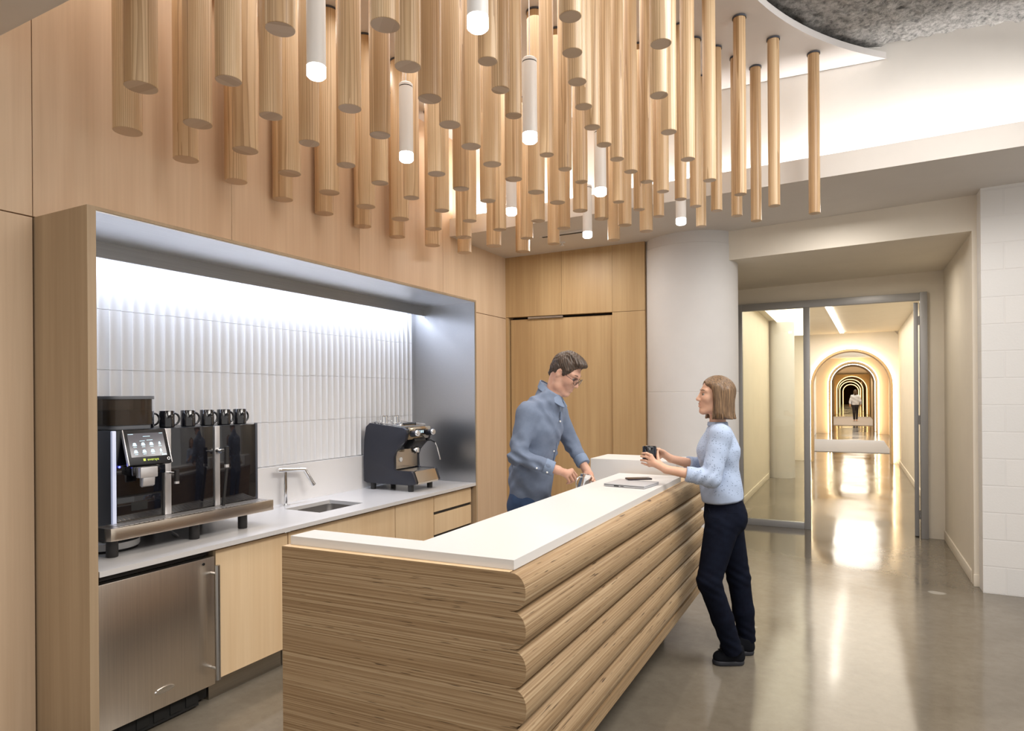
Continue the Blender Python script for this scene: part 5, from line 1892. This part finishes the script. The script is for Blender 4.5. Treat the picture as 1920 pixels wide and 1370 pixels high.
for an in ('anN', 'anF'):
    sd.cone(Q[an], Q[an] - V3(0, 0, 0.03), 0.033, 0.024, 0.01)
sdf_obj(sd, 0.0042, 'body', 'skin_woman', root)
face_parts(HW, root, 'hair_blonde', look=0.0)
m = MB()
for zz, rr in ((-0.0595, 0.0052), (-0.0730, 0.0062)):
    m.tube([(0.0860, -0.025, zz + 0.011), (0.0960, -0.012, zz + 0.002), (0.0995, 0, zz), (0.0960, 0.012, zz + 0.002), (0.0860, 0.025, zz + 0.011)], rr, 8)
HW.mb(m).build('lips', 'lip', root, smooth=60)
m = MB().ball((0.0935, 0, -0.0662), (0.006, 0.017, 0.0042), 14, 8)
HW.mb(m).build('teeth', 'button_white', root, smooth=180)
# bob haircut
sd = SDF()
sd.ell(HW.p(-0.020, 0, 0.036), HW.r(0.114, 0.094, 0.103), 0.02, HW.B)
sd.cone(HW.p(-0.070, 0, 0.03), HW.p(-0.080, 0, -0.150), 0.052, 0.050, 0.03, lat=HW.B[1], sq=1.5)
for q, xf in ((1, 0.030), (-1, 0.030)):
    sd.cone(HW.p(0.010, q * 0.070, 0.060), HW.p(-0.020, q * 0.082, -0.150), 0.028, 0.030, 0.02)
    sd.cone(HW.p(xf - 0.02, q * 0.072, 0.050), HW.p(xf - 0.012, q * 0.078, -0.150), 0.020, 0.016, 0.02)
    sd.cone(HW.p(-0.05, q * 0.07, 0.03), HW.p(-0.060, q * 0.075, -0.150), 0.040, 0.040, 0.02)
sd.sub(HW.p(0.140, 0.0, -0.020), HW.r(0.105, 0.092, 0.138), 0.010, HW.B)
sd.sub(HW.p(0.078, 0.075, -0.05), HW.r(0.052, 0.06, 0.135), 0.010, HW.B)
sd.sub(HW.p(0.078, -0.075, -0.05), HW.r(0.052, 0.06, 0.135), 0.010, HW.B)
sd.sub(HW.p(0.02, 0.0, -0.13), HW.r(0.080, 0.058, 0.105), 0.010, HW.B)
sd.cut(HW.p(0, 0, -0.152), HW.p(-0.05, 0, -1) - HW.p(0, 0, 0))


def rip_w(x, y, z):
    c = HW.c
    th = np.arctan2(y - c[1], x - c[0])
    a = 0.0011 + 0.007 * np.clip((c[2] - 0.095 - z) / 0.04, 0, 1)
    return a * np.sin(th * 34 + 6 * np.sin(th * 5)) + 0.0010 * np.sin(th * 97 + z * 14)


sdf_obj(sd, 0.0036, 'hair', 'hair_blonde', root, rip_w)
# sweater
sd = SDF()
hem = V3(-0.694, 4.038, 0.972)
sd.cone(hem, Q['waist'] + V3(0, 0, 0.02), 0.112, 0.108, 0.04, flat_a=True, lat=lat, sq=1.35)
sd.cone(Q['waist'], Q['chest'], 0.108, 0.108, 0.05, lat=lat, sq=1.38)
sd.cone(Q['chest'], Q['neck'] - V3(0, 0, 0.055), 0.106, 0.056, 0.05, lat=lat, sq=1.55)
sd.ell(Q['chest'] + fw * 0.055 + V3(0, 0, -0.02), (0.062, 0.112, 0.080), 0.05, np.stack([fw, lat, V3(0, 0, 1)]))
sd.cone(Q['shN'], Q['shF'], 0.060, 0.060, 0.05)
for a, b, c in (('shN', 'elN', 'cuN'), ('shF', 'elF', 'cuF')):
    sd.cone(Q[a], Q[b], 0.062, 0.056, 0.025)
    sd.cone(Q[b], Q[c], 0.056, 0.044, 0.015, flat_b=True)
sd.cut(Q['neck'] + V3(0, 0, 0.000), (-0.1, 0, 1.0))


def rip_sw(x, y, z):
    e = np.exp(-((x - Q['elN'][0] + 0.04) ** 2 + (z - 1.13) ** 2) / 0.006)
    return 0.005 * e * np.sin(150 * (x * 0.75 - z * 0.66)) + 0.0018 * np.sin(40 * z + 30 * x) * np.sin(28 * y + 20 * z)


sw_ = sdf_obj(sd, 0.0055, 'sweater', 'sweater_blue', root, rip_sw)
for wr, el in (('cuN', 'elN'), ('cuF', 'elF')):
    sd = SDF()
    d = (Q[wr] - Q[el]) / np.linalg.norm(Q[wr] - Q[el])
    sd.cone(Q[wr] - d * 0.06, Q[wr] + d * 0.003, 0.0465, 0.0445, 0.004, flat_a=True, flat_b=True)
    sdf_obj(sd, 0.004, 'ribbed_cuff', 'sweater_rib', sw_, lambda x, y, z: 0.0008 * np.sin(700 * z))
sd = SDF()
sd.cone(V3(-0.693, 4.038, 0.962), V3(-0.698, 4.037, 1.012), 0.1125, 0.1175, 0.012, flat_a=True, flat_b=True, lat=lat, sq=1.35)
sdf_obj(sd, 0.005, 'ribbed_hem', 'sweater_rib', sw_, lambda x, y, z: 0.0008 * np.sin(420 * (x + y)))
sd = SDF()
sd.cone(Q['neck'] - V3(0, 0, 0.02), Q['neck'] + V3(0, 0, 0.004), 0.062, 0.058, 0.01, flat_a=True, flat_b=True)
sdf_obj(sd, 0.004, 'neckband', 'sweater_rib', sw_)
# jeans
sd = SDF()
sd.cone(V3(-0.686, 4.04, 0.865), V3(-0.694, 4.038, 0.985), 0.118, 0.100, 0.04, flat_b=True, lat=lat, sq=1.34)
sd.ell(V3(-0.640, 4.05, 0.87), (0.075, 0.135, 0.10), 0.05, np.stack([fw, lat, V3(0, 0, 1)]))
for h, kn, an, rr in (('hipN', 'knN', 'anN', 0.056), ('hipF', 'knF', 'anF', 0.050)):
    sd.cone(Q[h] - V3(0, 0, 0.02), Q[kn], 0.098, 0.068, 0.025)
    sd.cone(Q[kn], Q[an] * 0.55 + Q[kn] * 0.45, 0.068, 0.062, 0.02)
    sd.cone(Q[an] * 0.55 + Q[kn] * 0.45, Q[an] - V3(0.0, 0, 0.022), 0.062, rr, 0.02, flat_b=True)


def rip_j(x, y, z):
    k = np.exp(-((z - 0.50) / 0.08) ** 2) + np.exp(-((z - 0.14) / 0.07) ** 2) + 0.4 * np.exp(-((z - 0.84) / 0.08) ** 2)
    return 0.0022 * k * np.sin(120 * z + 60 * x + 45 * y)


je = sdf_obj(sd, 0.006, 'jeans', 'jeans_dark', root, rip_j)
m = MB()
m.tube([Q['hipN'] + V3(0.045, -0.088, 0.075), Q['hipN'] + V3(0.10, -0.055, 0.07)], 0.0022, 6)
m.tube([Q['hipN'] + V3(-0.06, -0.085, 0.09), Q['hipN'] + V3(-0.04, -0.098, 0.045), Q['hipN'] + V3(0.005, -0.103, 0.035)], 0.0022, 6)
m.build('pocket_seams', 'jeans_dark', je)
# trainers
for an, heel, toe in (('anN', V3(-0.578, 4.035, 0), V3(-0.742, 3.945, 0)), ('anF', V3(-0.545, 4.215, 0), V3(-0.735, 4.125, 0))):
    sd = SDF()
    dd = (toe - heel) / np.linalg.norm(toe - heel)
    nn = V3(-dd[1], dd[0], 0)
    up = V3(0, 0, 1)
    sd.cone(heel + dd * 0.045 + up * 0.050, toe - dd * 0.040 + up * 0.040, 0.040, 0.036, 0.02)
    sd.cone(heel + dd * 0.035 + up * 0.045, heel + dd * 0.045 + up * 0.098, 0.038, 0.040, 0.03, flat_b=True)
    sd.cone(heel + dd * 0.055 + up * 0.092, toe - dd * 0.075 + up * 0.045, 0.036, 0.034, 0.03)
    sd.cut((0, 0, 0.012), (0, 0, -1))
    sh = sdf_obj(sd, 0.005, 'shoe', 'canvas_black', root)
    sd = SDF()
    sd.cone(heel + dd * 0.040 + up * 0.014, toe - dd * 0.042 + up * 0.014, 0.042, 0.042, 0.01)
    sd.cut((0, 0, 0.001), (0, 0, -1))
    sd.cut((0, 0, 0.028), (0, 0, 1))
    sdf_obj(sd, 0.005, 'rubber_sole', 'shoe_rubber', sh)
    m = MB()
    dd = (toe - heel) / np.linalg.norm(toe - heel)
    nn = V3(-dd[1], dd[0], 0)
    for k in range(4):
        c = heel + dd * (0.095 + 0.016 * k) + V3(0, 0, 0.108 - 0.007 * k)
        m.tube([c - nn * 0.026 - V3(0, 0, 0.01), c, c + nn * 0.026 - V3(0, 0, 0.01)], 0.003, 6)
    m.tube([heel + dd * 0.09 + V3(0, 0, 0.11) + nn * x_ for x_ in (-0.03, -0.012, 0, 0.012, 0.03)], 0.0028, 6)
    m.build('laces', 'canvas_black', sh)
mug('mug', (-1.078, 3.822, 1.202), math.radians(95), 'black mug held in both hands by the woman', 'mug', None, 0.0425, 0.088)

# ---------------------------------------------------------------- the person far down the corridor
root = thing('person', (0.18, 41.4, 0.015), 'person in a pale blue top and dark trousers walking away down the corridor', 'person')
O = V3(0.18, 41.4, 0.015)
sd = SDF()
sd.cone(O + V3(0, 0, 0.95), O + V3(0, 0, 1.35), 0.10, 0.12, 0.04, lat=V3(1, 0, 0), sq=1.35)
sd.cone(O + V3(0, 0, 1.35), O + V3(0, 0, 1.56), 0.10, 0.05, 0.04)
sd.ell(O + V3(0, 0, 1.66), (0.075, 0.095, 0.115), 0.02)
for q in (-1, 1):
    sd.cone(O + V3(q * 0.17, 0, 1.42), O + V3(q * 0.255, -0.02, 1.14), 0.045, 0.038, 0.03)
    sd.cone(O + V3(q * 0.255, -0.02, 1.14), O + V3(q * 0.27, q * 0.10, 0.90), 0.036, 0.026, 0.02)
    sd.cone(O + V3(q * 0.27, q * 0.10, 0.90), O + V3(q * 0.265, q * 0.12, 0.80), 0.028, 0.016, 0.02)
    k_ = O + V3(q * 0.075, 0.06 * q, 0.50)
    a_ = O + V3(q * 0.06, -0.14 * q, 0.11)
    sd.cone(O + V3(q * 0.09, 0, 0.92), k_, 0.085, 0.055, 0.03)
    sd.cone(k_, a_, 0.055, 0.036, 0.02)
    sd.cone(a_ - V3(0, 0, 0.06), a_ + V3(0, 0.13, -0.075), 0.035, 0.03, 0.02)
sd.cut(O, (0, 0, -1))
sdf_obj(sd, 0.014, 'body', 'skin_woman', root)
sd = SDF()
sd.ell(O + V3(0, -0.01, 1.67), (0.095, 0.108, 0.125), 0.02)
sd.cone(O + V3(0, -0.06, 1.62), O + V3(0, -0.06, 1.50), 0.07, 0.06, 0.03, lat=V3(1, 0, 0), sq=1.3)
sd.sub(O + V3(0, 0.12, 1.62), (0.07, 0.07, 0.1), 0.02)
sdf_obj(sd, 0.012, 'hair', 'hair_brown', root)
sd = SDF()
sd.cone(O + V3(0, 0, 0.93), O + V3(0, 0, 1.36), 0.135, 0.145, 0.04, flat_a=True, lat=V3(1, 0, 0), sq=1.35)
sd.cone(O + V3(0, 0, 1.36), O + V3(0, 0, 1.53), 0.13, 0.065, 0.04, lat=V3(1, 0, 0), sq=1.4)
for q in (-1, 1):
    sd.cone(O + V3(q * 0.17, 0, 1.43), O + V3(q * 0.255, -0.02, 1.14), 0.07, 0.062, 0.04)
    sd.cone(O + V3(q * 0.255, -0.02, 1.14), O + V3(q * 0.268, q * 0.08, 0.96), 0.062, 0.05, 0.02, flat_b=True)
sdf_obj(sd, 0.012, 'top', 'walker_top', root, lambda x, y, z: 0.006 * np.sin(30 * z + 20 * x))
sd = SDF()
sd.cone(O + V3(0, 0, 0.86), O + V3(0, 0, 1.0), 0.125, 0.115, 0.04, lat=V3(1, 0, 0), sq=1.4)
for q in (-1, 1):
    k_ = O + V3(q * 0.075, 0.06 * q, 0.50)
    a_ = O + V3(q * 0.06, -0.14 * q, 0.11)
    sd.cone(O + V3(q * 0.09, 0, 0.9), k_, 0.10, 0.07, 0.03)
    sd.cone(k_, a_, 0.07, 0.05, 0.02, flat_b=True)
sdf_obj(sd, 0.012, 'trousers', 'walker_trousers', root)
